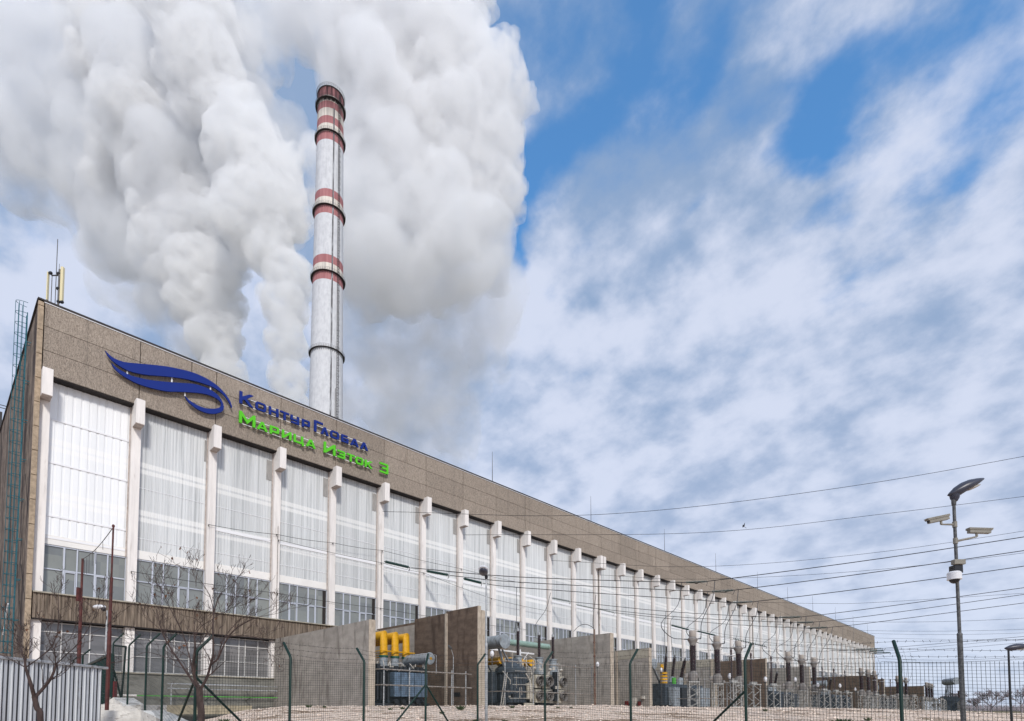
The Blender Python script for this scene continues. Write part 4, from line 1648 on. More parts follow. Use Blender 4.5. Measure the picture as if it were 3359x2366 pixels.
for s in (37.2, 39.8, 41.7):
    m = MB()
    m.tube([(s, -13.4, 3.9), (s + .1, -13.6, 4.3), (s + .1, -13.7, 4.6)], .12, 8)
    m.ell((s + .1, -13.75, 4.55), .26, .2, .16, 10, 6)
    m.build('breather_pipe', M['grey_eq'], t2)
m = MB()
m.tube([(36.4, -14.0, 1.0), (36.3, -14.0, 3.2), (35.8, -13.6, 4.3), (35.2, -13.2, 4.6)], .08, 7)
m.build('conduit', M['grey_eq'], t2)
for s in (31.9, 32.2):
    m = MB()
    m.bar((s, -14.0, .2), (s + .7, -14.0, 3.9), .06)
    m.build('stay_bar', M['grey_eq'], t2)
rs = random.Random(31)
m = MB()
for q in range(44):
    x0 = rs.uniform(33.4, 42)
    z0 = rs.uniform(1.0, 4.6)
    y0 = -13.0 - rs.uniform(.55, .95)
    if rs.random() < .5:
        m.tube([(x0, y0, z0), (x0, y0, z0 + rs.uniform(.4, 1.6)), (x0 + rs.uniform(-.6, .6), y0 + .5, z0 + rs.uniform(1.0, 1.9))], rs.uniform(.02, .05), 5)
    else:
        m.box(x0, x0 + rs.uniform(.12, .4), y0, y0 + .12, z0, z0 + rs.uniform(.12, .4))
for q in range(5):
    z_ = 1.3 + q * .7
    m.tube([(33.3 + q * .2, -13.95, z_), (36.4, -14.0, z_ + .05)], .025, 5)
m.build('cabling', M['grey_eq'], t2)
m = MB()
for q in range(16):
    x0 = rs.uniform(33.4, 42)
    m.box(x0, x0 + rs.uniform(.2, .7), -13.7, -13.3, .9 + rs.uniform(0, 3.0), 1.3 + rs.uniform(0, 3.4))
m.build('valve_block', M['tdark'], t2)
m = MB()
for q in range(12):
    x0 = 19.6 + rs.random() * 6
    m.tube([(x0, -12.4, 3.6), (x0, -12.5, 3.6 + rs.uniform(.2, .6)), (x0 + rs.uniform(-.4, .4), -12.2, 3.9 + rs.uniform(0, .5))], .035, 5)
    m.box(x0 + .2, x0 + .32, -12.5, -12.38, 3.62, 3.62 + rs.uniform(.1, .3))
m.build('cabling', M['grey_eq'], t1)
m = MB()
for q in range(14):
    x0 = 19.4 + q * .45
    m.box(x0, x0 + .3, -12.75, -12.4, 3.62, 3.62 + rs.uniform(.1, .4))
m.build('valve_block', M['tdark'], t1)
# pale green oil / bus duct behind
gd = fthing('bus_duct', 38, 6, 6.5, 'pale green round duct running behind the fan cooled transformer', 'bus duct')
m = MB()
m.tube([(33.6, -7.6, 8.05), (36, -7.7, 8.05), (46.4, -8.3, 7.95), (46.9, -8.3, 7.95)], .36, 16)
m.tube([(33.9, -7.6, 7.7), (33.9, -7.6, 3.9)], .32, 14)
m.tube([(36.2, -7.6, 7.7), (36.2, -7.6, 3.9)], .32, 14)
m.build('duct', M['seagreen'], gd, smooth=40)
m = MB()
m.bar((35.0, -7.2, 7.1), (45.0, -7.6, 7.0), .12, .18)
m.bar((41.4, -8.6, .2), (41.4, -8.6, 7.2), .16)
m.bar((41.5, -8.4, 5.2), (43.1, -8.4, 7.0), .07)
m.build('duct_frame', M['white_metal'], gd)
t2.location = F(38.7, 11, GP)
gd.location = F(38.9, 6, 6.5)
# tall brown earthing pole with wires and globe lamp
tp = fthing('earthing_pole', 44.9, 17.5, GP, 'tall slim rusty brown pole right of the cooling fans', 'pole')
m = MB()
m.tube([(44.6, -17.5, -.2), (44.6, -17.5, 4.0)], .13, 8)
m.tube([(44.6, -17.5, 4.0), (44.6, -17.5, 8.9)], .09, 8)
for z in (4.0, 5.9, 7.4):
    m.lathe([(.15, z), (.15, z + .12)], (44.6, -17.5, 0), 8)
m.build('pole', M['pole_br'], tp, smooth=40)


def globe_lamp(s, e, z, label, post=True):
    r_ = fthing('globe_lamp', s, e, GP, label, 'lamp', 'white globe lamps in the transformer yard')
    m = MB()
    m.tube([(s, -e, GP - .3), (s, -e, z - .2)], .035, 6)
    m.lathe([(.09, z - .32), (.11, z - .12)], (s, -e, 0), 8)
    m.build('post', M['galv_dk'], r_)
    m = MB()
    m.ell((s, -e, z + .1), .19, .19, .30, 12, 8)
    m.build('globe', M['globe'], r_, smooth=60)


globe_lamp(45.3, 17.4, 5.0, 'white globe lamp beside the tall rusty brown pole')
globe_lamp(29.35, 17.2, 5.05, 'white globe lamp behind the slim middle street lamp')
for x_, y_, Y_, lb in ((2169, 2198, 74, 'white globe lamp in front of the leaning bushings'), (2394, 2219, 55, 'white globe lamp between the first two capped columns'), (2511, 2229, 60, 'white globe lamp left of the double lattice by the brown firewall end'),
                       (2609, 2230, 68, 'white globe lamp between the first two columns of the second trio'), (2683, 2248, 72, 'white globe lamp right of the second trio of columns'), (2755, 2250, 78, 'white globe lamp by the last lattice pedestals of the second row'), (2806, 2262, 95, 'small white globe lamp low in front of the long brown firewall')):
    p_ = at(x_, y_, Y_)
    sg, eg = SE(p_)
    globe_lamp(sg, eg, p_.z - .1, lb)

# ---------------------------------------------------------------- transformer 3 with leaning bushings
def lean_transformer(name_label, s, e, sc_=1.0, yel=True):
    r_ = fthing('transformer', s, e, GP, name_label, 'transformer')
    y = -e
    m = MB()
    m.box(s - 3.6, s + 7.6, y - 1.4, y + 3.6, .8, 3.7)
    m.build('tank', M['tblue'], r_, bevel=.03)
    m = MB()
    for k in range(4):
        m.box(s + 4.9 + k * .7, s + 5.4 + k * .7, y - 2.5, y - 1.5, .6, 3.3)
    m.build('radiator', M['tgrey' if yel else 'tblue'], r_, bevel=.04)
    m = MB()
    for k in range(4):
        m.box(s - 2.9 + k * .45, s - 2.55 + k * .45, y - 2.3, y - 1.5, .5, 3.2)
    m.build('radiator', M['tgrey' if yel else 'tblue'], r_, bevel=.04)
    m = MB()
    m.box(s - 3.6, s + 7.8, y - 1.9, y + 3.6, .0, .78)
    m.box(s + .2, s + 4.2, y - 1.9, y - 1.45, .8, 3.2)
    m.build('underframe', M['tdark'], r_)
    m = MB()
    m.tube([(s - 4.8, y - .5, 6.3), (s - 4.8, y + 3.2, 6.3)], .58, 20)
    m.lathe([(.70, 0), (.70, .06), (.1, .1)], (s - 4.8, y - .52, 6.3), 20, (0, -1, 0))
    m.build('conservator', M['tgrey'], r_, smooth=35)
    m = MB()
    m.bar((s - 4.7, y - .3, 5.8), (s - 2.6, y - .3, 3.4), .3, .12)
    m.bar((s - 4.7, y + 2.4, 5.8), (s - 2.6, y + 1.4, 3.4), .3, .12)
    m.build('conservator_stand', M['tgrey'], r_)
    if yel:
        m = MB()
        for k in range(4):
            m.lathe([(.5, 3.7 + k * .42), (.5, 3.95 + k * .42)], (s - 3.0, y - .9, 0), 12)
        m.lathe([(.22, 5.6), (.22, 6.2)], (s - 4.0, y - 1.2, 0), 10)
        m.build('yellow_valve_stack', M['yellow'], r_)
        m = MB()
        m.lathe([(.3, 3.6), (.3, 4.9)], (s + 4.2, y + 1.4, 0), 10)
        m.build('green_riser', M['pipe_green'], r_)
    for k, (dx, lx) in enumerate(((3.0, .12), (5.2, .40), (7.6, 1.1))):
        ax = Vector((lx, -.25, 3.2)).normalized()
        c = Vector((s + dx, y + 2.4, 3.6))
        m = MB()
        m.lathe([(.5, 0), (.5, 1.0), (.34, 1.5)], c, 14, ax)
        m.build('turret', M['tgrey'], r_, smooth=35)
        m = MB()
        sheds(m, c, 1.5, 4.3, .17, .27, 24, 12, ax)
        bb = m.build('bushing', M['porc'], r_, smooth=30)
        m = MB()
        m.lathe([(.13, 4.3), (.2, 4.4), (.16, 4.65), (.05, 4.9)], c, 10, ax)
        m.build('bushing_cap', M['galv_dk'], bb)
    return r_


lean_transformer('blue transformer with three leaning black bushings and a yellow valve stack', 66.5, 14.5)
lean_transformer('dark transformer behind the second trio of insulator columns', 108, 14, yel=False)
lean_transformer('distant transformer behind the arresters of the third row', 143, 15, yel=False)
lean_transformer('distant transformer near the far brown firewalls', 180, 18, yel=False)
ft = fthing('transformer', 205, 52, GP, 'far standalone transformer with a raised teal conservator, left of the big lamp post', 'transformer')
pf = at(3120, 2290, 150)
sF, eF = SE(pf)
ft.location = F(sF, eF, GP)
ft['_b'] = (sF, -eF, GP)
m = MB()
m.box(sF - 3, sF + 3, -eF - 2, -eF + 2, -.2, 3.6)
m.build('tank', M['tblue'], ft)
m = MB()
qd = Vector((1, .6, 0)).normalized()
m.tube([Vector((sF, -eF, 7.6)) - qd * 3.2, Vector((sF, -eF, 7.6)) + qd * 2.6], .9, 16)
m.build('conservator', M['tgrey'], ft, smooth=35)
m = MB()
for k in range(5):
    m.bar((sF - 2 + k, -eF - .5 + .5 * k, 3.6), (sF - 1.6 + .8 * k, -eF - .5 + .4 * k, 6.9), .22)
m.build('conservator_stand', M['tdark'], ft)
for k, dx in enumerate((-2.2, -.6, 1.0)):
    m = MB()
    sheds(m, (sF + dx, -eF - 2, 0), 3.6, 5.6, .12, .2, 12, 8, Vector((-.5, 0, 1)))
    m.build('bushing', M['porc'], ft)

# ---------------------------------------------------------------- overhead lines
def cat3(pts, n=28):
    """smooth interpolation through the given world points (Lagrange on up to 4 points, else Catmull-Rom)"""
    pts = [Vector(p) for p in pts]
    L = [0]
    for a, c in zip(pts[:-1], pts[1:]):
        L.append(L[-1] + (c - a).length)
    if len(pts) <= 3:
        out = []
        for k in range(n + 1):
            u = L[-1] * k / n
            v = Vector((0, 0, 0))
            for i in range(len(pts)):
                w_ = 1.0
                for j in range(len(pts)):
                    if j != i:
                        w_ *= (u - L[j]) / (L[i] - L[j])
                v += pts[i] * w_
            out.append(v)
        return out
    out = []
    q = [pts[0] * 2 - pts[1]] + pts + [pts[-1] * 2 - pts[-2]]
    per = max(3, n // (len(pts) - 1))
    for i in range(1, len(q) - 2):
        p0, p1, p2, p3 = q[i - 1], q[i], q[i + 1], q[i + 2]
        for k in range(per):
            u = k / per
            out.append(.5 * (2 * p1 + (p2 - p0) * u + (2 * p0 - 5 * p1 + 4 * p2 - p3) * u * u + (3 * p1 - p0 - 3 * p2 + p3) * u ** 3))
    out.append(pts[-1])
    return out


def line(label, pts, r=.022, group='overhead lines crossing the sky', wire_pts=None):
    P3 = wire_pts or [at(*p) for p in pts]
    root = wthing('power_line', P3[0], label, 'power line', group)
    m = MB()
    m.tube(cat3(P3), r, 4)
    m.build('wire', M['wire'], root)
    return root


def insulators(label, a, c, n_=18, rr=.17, m_='glass_ins'):
    a, c = Vector(a), Vector(c)
    root = wthing('insulator_string', a, label, 'insulator', 'insulator strings on the overhead lines')
    ax = (c - a)
    L = ax.length
    m = MB()
    sheds(m, a, L * .05, L * .95, .035, rr, n_, 9, ax)
    m.build('disc_stack', M[m_], root)
    m = MB()
    m.tube([a, a + ax * .06], .05, 5)
    m.tube([c - ax * .06, c], .05, 5)
    m.bar(c, c + Vector((0, 0, -.45)) + ax.normalized() * -.15, .05)
    m.build('clamp', M['dsteel'], root)


OX = 3700   # lines run on beyond the right edge
def ext(x0, y0, x1, y1):
    return y1 + (y1 - y0) * (OX - x1) / (x1 - x0)


nth = ['highest', 'second highest', 'third highest', 'fourth highest', 'fifth highest', 'sixth highest', 'seventh highest', 'eighth highest', 'ninth highest', 'tenth highest', 'eleventh highest', 'twelfth highest', 'thirteenth highest', 'fourteenth highest', 'fifteenth highest', 'sixteenth highest']
W = [
    ([(1255, 1678.5, 63.5), (1968, 1688, 62.5), (2780, 1597, 61), (OX, ext(2780, 1597, 3359, 1495), 59)], .020, 'at the right edge'),
    ([(1518, 1755, 72.3), (2300, 1747.5, 71), (2900, 1686, 69), (OX, ext(2900, 1686, 3359, 1628), 67)], .020, ''),
    ([(1808, 1839, 85.2), (2300, 1859, 84), (2900, 1809.5, 82), (OX, ext(2900, 1809.5, 3359, 1740), 79)], .020, ''),
    ([(1349, 1863, 61.8), (1700, 1893, 60.5), (2246, 1911, 58.5), (2322, 1907, 58.2), (2900, 1831, 56.5), (OX, ext(2900, 1831, 3359, 1761), 54)], .032, ''),
    ([(1476, 1888, 65.8), (1700, 1910, 65), (2331, 1941.5, 62), (2410, 1936, 61.7), (2900, 1873, 60), (OX, ext(2900, 1873, 3359, 1806), 57)], .032, ''),
    ([(1958.7, 1886, 93.8), (2300, 1900, 92), (2900, 1867, 88), (OX, ext(2900, 1867, 3359, 1812), 85)], .020, ''),
    ([(1584, 1913.5, 70), (1700, 1927.5, 69.5), (2288, 1969, 66), (2398, 1977, 65.5), (2471, 1974, 65), (2900, 1922, 63), (OX, ext(2900, 1922, 3359, 1857), 60)], .032, ''),
    ([(1872, 1974, 84), (2200, 2007, 80), (2550.6, 2026, 75), (2630, 2023.8, 74.5), (2900, 1990.9, 72), (OX, ext(2900, 1990.9, 3359, 1928), 68)], .03, ''),
    ([(2488, 1976, 120), (2700, 1980, 116), (2900, 1975, 112), (OX, ext(2900, 1975, 3359, 1946), 104)], .022, ''),
    ([(1949, 1996, 88.5), (2250, 2026, 84), (2611, 2042.7, 78.5), (2669.5, 2041, 78), (2900, 2014.6, 76), (OX, ext(2900, 2014.6, 3359, 1950), 72)], .03, ''),
    ([(2018, 2010.6, 93), (2350, 2045, 87), (2645, 2061, 82.5), (2715, 2058.5, 82), (2900, 2038, 80), (OX, ext(2900, 2038, 3359, 1978), 76)], .03, ''),
    ([(2752, 2037.5, 150), (2960, 2041, 140), (OX, ext(3150, 2035, 3359, 2021), 125)], .026, ''),
    ([(2820, 2068, 170), (3040, 2071, 160), (OX, ext(3150, 2068, 3359, 2059), 145)], .026, ''),
    ([(2855, 2078, 185), (3060, 2082, 175), (OX, ext(3150, 2080, 3359, 2070), 160)], .026, ''),
    ([(2870, 2093, 200), (3140, 2098, 190), (OX, 2094, 175)], .026, ''),
    ([(2700, 2127, 112), (2803, 2131, 108), (2896, 2127, 105), (OX, ext(2940, 2122, 3359, 2087.5), 92)], .03, ''),
]
names = ['top', 'second from top', 'third from top', 'fourth from top', 'fifth from top', 'sixth from top', 'seventh from top', 'eighth from top', 'ninth from top', 'tenth from top', 'eleventh from top', 'twelfth from top', 'thirteenth from top', 'fourteenth from top', 'fifteenth from top', 'sixteenth from top']
for k, (pts, r, _) in enumerate(W):
    line('black overhead wire, %s where the wires leave the right edge' % names[k], pts, r * 1.25)
line('lower overhead wire of the third bundle, just under the sixteenth wire', [(2720, 2133, 115), (2850, 2136, 111), (2920, 2134, 108), (OX, ext(2960, 2130, 3359, 2096), 95)], .03)
line('overhead wire passing just over the far right lamp head', [(2740, 2139, 118), (2860, 2142, 114), (2950, 2141, 111), (OX, ext(2960, 2139, 3359, 2107.6), 98)], .03)
line('overhead wire crossing the far right lamp pole, uppermost of three', [(2880, 2160, 150), (3007, 2165, 145), (OX, ext(3007, 2165, 3359, 2138), 130)], .032)
line('overhead wire crossing the far right lamp pole, middle of three', [(2890, 2170, 155), (3030, 2173, 150), (OX, ext(3030, 2173, 3359, 2145), 135)], .032)
line('overhead wire crossing the far right lamp pole, lowest of three', [(2900, 2172, 158), (3034, 2174.5, 153), (OX, ext(3034, 2174.5, 3359, 2150), 138)], .032)
# straps from hall pillars to the line ends
for nm, a, c in (('at the second white bracket group', (1260, 1842, 63.0), (1345, 1862, 61.9)), ('right of the green figure, upper', (1398, 1873, 67.2), (1473, 1887, 65.9)), ('behind the slim middle lamp head', (1520, 1898, 71.6), (1581, 1913, 70.1)),
                 ('on the eleventh white pillar', (1810, 1962, 84.7), (1870, 1973.5, 84.1)), ('on the twelfth white pillar', (1890, 1984, 89.0), (1947, 1996, 88.6)), ('on the thirteenth white pillar by the joint', (1962, 1997.5, 93.4), (2016, 2010.6, 93.0)),
                 ('on a far pillar, upper left of the first capped column', (2200, 2051, 108), (2262, 2067, 104)), ('just above the first capped column', (2285, 2070, 112), (2348, 2085, 108)), ('above the third capped column', (2404, 2095, 117), (2515, 2122, 112))):
    insulators('dark glass insulator string ' + nm, at(*a), at(*c))
line('sagging dark wire joining the low insulator strings to the second trio', [(2262, 2067, 104), (2520, 2125, 90), (2700, 2165, 84), (2800, 2190, 80)], .022, 'low wires in front of the hall')
line('low wire from the second low insulator string running right', [(2348, 2085, 108), (2600, 2118, 100), (2800, 2136, 95), (2900, 2150, 92)], .022, 'low wires in front of the hall')
line('thin low wire crossing the pillars behind the capped columns', [(2050, 2018, 98), (2400, 2085, 92), (2700, 2112, 88), (2860, 2132, 86)], .018, 'low wires in front of the hall')
for nm, a, c in (('highest green one against the brown fascia', (2246, 1911, 58.5), (2322, 1907.5, 58.2)), ('second green one against the brown fascia', (2331, 1941.5, 62), (2410, 1936, 61.7)), ('third green one against the brown fascia', (2398, 1977, 65.5), (2471, 1974, 65)),
                 ('first of the farther green trio', (2550.6, 2026, 75), (2630, 2023.8, 74.5)), ('second of the farther green trio', (2611, 2042.7, 78.5), (2669.5, 2041, 78)), ('third of the farther green trio', (2645, 2061, 82.5), (2715, 2058.5, 82)),
                 ('first at the far hall end', (2803, 2131, 108), (2896, 2127, 105)), ('second at the far hall end', (2850, 2136, 111), (2900, 2135, 108)), ('third at the far hall end', (2862, 2142, 114), (2922, 2141, 111)),
                 ('upper one in the open sky beside the right fence post', (2960, 2164, 147), (3006, 2165, 145)), ('lower one in the open sky beside the right fence post', (2960, 2172, 152), (3018, 2173.5, 150)), ):
    insulators('overhead insulator string, ' + nm, at(*a), at(*c), 16, .15)

# droppers from the lines to the columns
def dropper(label, a, mid, c, r=.032):
    root = wthing('dropper_cable', c, label, 'cable', 'dropper cables hanging to the yard equipment')
    m = MB()
    m.tube(cat3([a] + mid + [c], 18), r, 4)
    m.build('cable', M['wire'], root)


ups = [(2236, 1912, 58.6), (2322, 1942, 62.2), (2392, 1976, 65.6), (2550, 2027, 75), (2604, 2043, 78.5), (2640, 2060, 82.5)]
ups2 = [(2345, 1905, 58.2), (2422, 1935, 61.6), (2487, 1973, 65), (2645, 2021, 74.3), (2690, 2039, 78), (2732, 2056, 82)]
for k in range(6):
    p = ctpos[k]
    hl, hr = p + Vector((-.72, .08, 5.97)), p + Vector((.70, -.08, 6.18))
    a = at(*ups[k])
    lo_ = hl + Vector((-1.0, 1.2, .25))
    dropper('left dropper cable of capped column number %s from the left' % ['one', 'two', 'three', 'four', 'five', 'six'][k], a, [a.lerp(lo_, .45) + Vector((.15, 0, 0)), lo_ + Vector((-.45, .6, 1.4)), lo_ + Vector((.1, -.4, .05))], hl)
    a = at(*ups2[k])
    dropper('right dropper cable of capped column number %s from the left' % ['one', 'two', 'three', 'four', 'five', 'six'][k], a, [a.lerp(hr, .35) + Vector((.2, 0, 0)), a.lerp(hr, .75) + Vector((-.25, 0, 0))], hr)
# bushing droppers of transformer 2 and 3
for nm, top, s, e, zb, sag in (('left', (1694, 1926, 66), 37.4, 12.3, 8.35, .4), ('middle', (1806, 1945, 70), 41.25, 12.0, 8.25, -1.0)):
    c = F(s, e, zb)
    a = at(*top)
    dropper('dropper cable to the %s bushing of the fan cooled transformer' % nm, a, [a.lerp(c, .4) + Vector((.1, 0, 0)), a.lerp(c, .75) + Vector((sag * .5, 0, 0))], c)
c0 = F(44.6, 17.5, 8.95)
dropper('slack cable left of the tall rusty brown pole', at(1882, 2072, 64), [at(1908, 2050, 63)], c0)
dropper('slack cable right of the tall rusty brown pole', c0, [at(1945, 2036, 66)], at(1955, 1952, 70))
dropper('dropper cable to the left leaning bushing', at(2184, 2007, 82), [at(2180, 2060, 80), at(2181, 2110, 79)], at(2181, 2148, 78))
dropper('dropper cable to the middle leaning bushing', at(2210, 2024, 84), [at(2200, 2040, 83), at(2202, 2100, 81)], at(2209, 2147, 80))
for k, (s_, top) in enumerate(((0, (2420, 1990, 60)), (1, (2492, 1985, 62)), (2, (2560, 2010, 68)), (4, (2765, 2056, 88)), (5, (2802, 2050, 92)))):
    p = sapos[s_] + Vector((-.2, -.1, 5.0))
    a = at(*top)
    dropper('thin riser wire above arrester %s from the left' % ['one', 'two', 'three', 'five', 'six'][k], a, [a.lerp(p, .5) + Vector((.35, 0, 0)), a.lerp(p, .85) + Vector((.25, 0, 0))], p, .014)
for k in range(6, 12):
    p = ctpos[k]
    a = at([2807, 2850, 2868, 2945, 2962, 2985][k - 6], [2132, 2136, 2142, 2128, 2133, 2140][k - 6], p.y + 4)
    dropper('short dropper to far capped column %s from the left' % ['seven', 'eight', 'nine', 'ten', 'eleven', 'twelve'][k - 6], a, [a.lerp(p + Vector((.7, 0, 6.1)), .5) + Vector((.6, 0, -.2))], p + Vector((.7, 0, 6.15)), .022)

# ---------------------------------------------------------------- street lamps
def pole_base(x, yb, Y):
    p = at(x, yb, Y)
    return Vector((p.x, p.y, gz(p.x, p.y)))


b0 = pole_base(3159, 2333, 14.0)
tp_ = at(3137.5, 1642, 14.0)
L1 = wthing('street_lamp', b0, 'tall grey street lamp pole carrying three cameras on the right', 'street lamp')
m = MB()
bx = b0.x
zj = at(3150, 2084, 14).z
m.tube([(bx, 14, b0.z - .3), (bx, 14, zj)], .058, 14)
m.lathe([(.060, zj), (.062, zj + .03), (.040, zj + .06)], (bx, 14, 0), 14)
m.tube([(bx, 14, zj), (bx, 14, tp_.z)], .039, 12, r1=.036)
m.lathe([(.048, tp_.z - .12), (.052, tp_.z - .06), (.052, tp_.z + .1)], (bx, 14, 0), 12)
m.build('pole', M['galv_dk'], L1, smooth=40)
def head(root, px0, py0, px1, py1, Y, wid, mt='black_pl', body=.10):
    a, c = at(px0, py0, Y), at(px1, py1, Y)
    ax = (c - a)
    L = ax.length
    ax.normalize()
    up = Vector((0, 1, 0)).cross(ax)
    if up.z < 0:
        up = -up
    fr = ax.cross(up)
    m = MB()
    st_ = [(0, .42, .10, .30), (.06, .60, .35, .62), (.2, .80, .75, .95), (.4, 1.0, 1.0, .75), (.6, 1.0, .95, .62), (.8, .8, .62, .40), (.93, .5, .3, .18), (1.0, .12, .05, .05)]
    n_ = 14
    b0_ = len(m.v)
    for (u, wv, hu, hd_) in st_:
        for k in range(n_):
            q = 2 * math.pi * k / n_
            hh = hu if math.sin(q) > 0 else hd_
            m.v.append(tuple(a + ax * L * u + fr * math.cos(q) * wid * wv + up * math.sin(q) * hh * body))
    for j in range(len(st_) - 1):
        for k in range(n_):
            m.f.append((b0_ + j * n_ + k, b0_ + j * n_ + (k + 1) % n_, b0_ + (j + 1) * n_ + (k + 1) % n_, b0_ + (j + 1) * n_ + k))
    m.f.append(tuple(b0_ + k for k in range(n_)))
    m.f.append(tuple(b0_ + (len(st_) - 1) * n_ + k for k in range(n_)))
    h_ = m.build('lamp_head', M[mt], root, smooth=50, fix=True)
    m = MB()
    ctr = a + ax * L * .64 - up * body * .62
    m.ell(ctr, L * .2, wid * .62, body * .22, 14, 6, Matrix((ax, fr, up)).transposed())
    m.build('lamp_glass', M['grey_eq'], h_, smooth=60)
    return h_


M['lamp_shell'] = mat('lamp shell', (0.04, 0.042, 0.06), .35, var=.1, vs=8)
h1 = head(L1, 3114, 1622, 3228, 1571, 14.0, .17, 'lamp_shell', .145)
m = MB()
q = at(3138, 1632, 14)
m.lathe([(.055, q.z - .10), (.10, q.z - .02), (.11, q.z + .06), (.05, q.z + .12)], (bx + .03, 14, 0), 12)
m.build('lamp_neck', M['lamp_shell'], L1, smooth=40)


def bullet(label, x0, y0, x1, y1, ax_, ay_, Y, nose_left):
    a, c = at(x0, y0, Y), at(x1, y1, Y)
    root = wthing('security_camera', at(ax_, ay_, Y), label, 'security camera', 'security cameras on the tall lamp pole')
    ax = (c - a)
    L = ax.length
    ax.normalize()
    fr = Vector((0, 1, 0))
    up = ax.cross(fr)
    if up.z < 0:
        up = -up
    def bx_(m, u0, u1, w_, h0, h1, sk=0):
        P_ = []
        for u, s_ in ((u0, sk), (u1, 0)):
            for hh in (h0, h1):
                for ww in (-w_, w_):
                    P_.append(a + ax * (u * L + (s_ if hh == h1 else 0)) + fr * ww + up * hh)
        m.add(P_, [(0, 1, 3, 2), (4, 6, 7, 5), (0, 4, 5, 1), (2, 3, 7, 6), (0, 2, 6, 4), (1, 5, 7, 3)])
    m = MB()
    bx_(m, .06, .96, .055, -.055, .045)
    m.build('body', M['cam_grey'], root, bevel=.008, fix=True)
    m = MB()
    bx_(m, 0, 1.0, .068, .048, .075, -.03)
    bx_(m, 0, 1.0, .068, .02, .048)
    m.build('sunshield', M['cam_grey'], root, bevel=.006, fix=True)
    m = MB()
    m.lathe([(.04, 0), (.04, .01)], a + ax * (L * .055), 12, -ax)
    m.build('lens', M['black_pl'], root)
    m = MB()
    mid = a + ax * L * .62 if nose_left else a + ax * L * .66
    k1 = mid - up * .055
    k2 = k1 + Vector((0, 0, -.085))
    pe = at(ax_, ay_, Y)
    m.tube([k1, k2], .028, 8)
    pe = Vector((bx + (.04 if pe.x > bx else -.04), Y, pe.z))
    m.tube([k2, pe], [.02, .03], 8)
    m.lathe([(.052, pe.z - .07), (.052, pe.z + .07)], (bx, Y, 0), 12)
    m.build('arm', M['cam_grey'], root, smooth=40)


bullet('beige box camera pointing left from the tall lamp pole', 3041, 1712, 3112, 1697, 3134, 1721, 14.0, True)
bullet('beige box camera pointing right from the tall lamp pole', 3251, 1744, 3174, 1742, 3153, 1775, 14.0, True)
dc = wthing('dome_camera', at(3131, 1890, 13.85), 'white dome camera hanging under a beige box on the tall lamp pole', 'security camera')
a, c = at(3124, 1853, 13.9), at(3160, 1837, 13.9)
m = MB()
m.box(a.x, c.x, 13.82, 13.95, a.z, c.z)
m.build('junction_box', M['cam_grey'], dc, bevel=.01)
m = MB()
a, c = at(3129, 1880, 13.9), at(3155, 1854, 13.9)
m.box(a.x, c.x, 13.86, 14.06, a.z, c.z)
m.build('arm_plate', M['black_pl'], dc, bevel=.01)
m = MB()
t0_, t1_ = at(3131, 1902, 13.85), at(3131, 1876, 13.85)
m.lathe([(.155, t0_.z), (.152, t0_.z + .03), (.150, t1_.z - .03), (.12, t1_.z), (.03, t1_.z + .01)], (t0_.x, 13.85, 0), 24)
m.build('housing', M['globe'], dc, smooth=35)
m = MB()
m.ell((t0_.x, 13.85, t0_.z - .002), .11, .11, .095, 18, 10)
m.build('dome', M['black_pl'], dc, smooth=60)

b2 = pole_base(3316, 2333, 20.0)
L2 = wthing('street_lamp', b2, 'dark street lamp cut by the right frame edge', 'street lamp')
q = at(3306, 2130, 20)
m = MB()
m.tube([(b2.x + .02, 20, b2.z - .3), (b2.x, 20, at(3315, 2300, 20).z), (q.x + .02, 20, q.z)], [.045, .038, .032], 10)
m.build('pole', M['black_pl'], L2, smooth=40)
head(L2, 3299, 2126, 3385, 2120, 20, .16, 'lamp_shell', .13)

b3 = pole_base(1595, 2333, 18.0)
L3 = wthing('street_lamp', b3, 'slim galvanised street lamp in the middle, seen from below its head', 'street lamp')
zj = at(1594, 2110, 18).z
q = at(1594, 1895, 18)
m = MB()
m.tube([(b3.x, 18, b3.z - .3), (b3.x, 18, zj)], .045, 12)
m.tube([(b3.x, 18, zj - .01), (b3.x, 18, q.z + .02)], .026, 10)
m.build('pole', M['galv'], L3, smooth=40)
m = MB()
c = at(1587, 1880, 18)
m.ell((c.x, 17.75, c.z - .02), .145, .34, .115, 16, 8)
m.build('lamp_head', M['lamp_shell'], L3, smooth=60)
m = MB()
m.ell((c.x, 17.75, c.z + .055), .158, .36, .085, 16, 6)
m.build('lamp_cover', M['globe'], L3, smooth=60)
m = MB()
m.lathe([(.035, q.z - .06), (.05, q.z - .02), (.06, q.z + .06)], (b3.x, 18, 0), 10)
m.build('lamp_neck', M['black_pl'], L3)

b4 = pole_base(340, 2320, 26.0)
L4 = wthing('street_lamp', b4, 'thin pale street lamp between the two red poles on the left', 'street lamp')
q = at(340, 2003, 26)
m = MB()
m.tube([(b4.x, 26, b4.z - .3), (b4.x, 26, q.z)], [.045, .032], 8)
m.build('pole', M['galv'], L4, smooth=40)
a = at(305, 1991, 26)
c = at(347, 1993, 26)
m = MB()
m.ell(((a.x + c.x) / 2, 26, a.z), .30, .14, .10, 14, 7)
m.build('lamp_head', M['globe'], L4, smooth=60)
m = MB()
m.ell((c.x - .10, 26, a.z - .10), .10, .10, .12, 10, 6)
m.build('lamp_neck', M['black_pl'], L4)

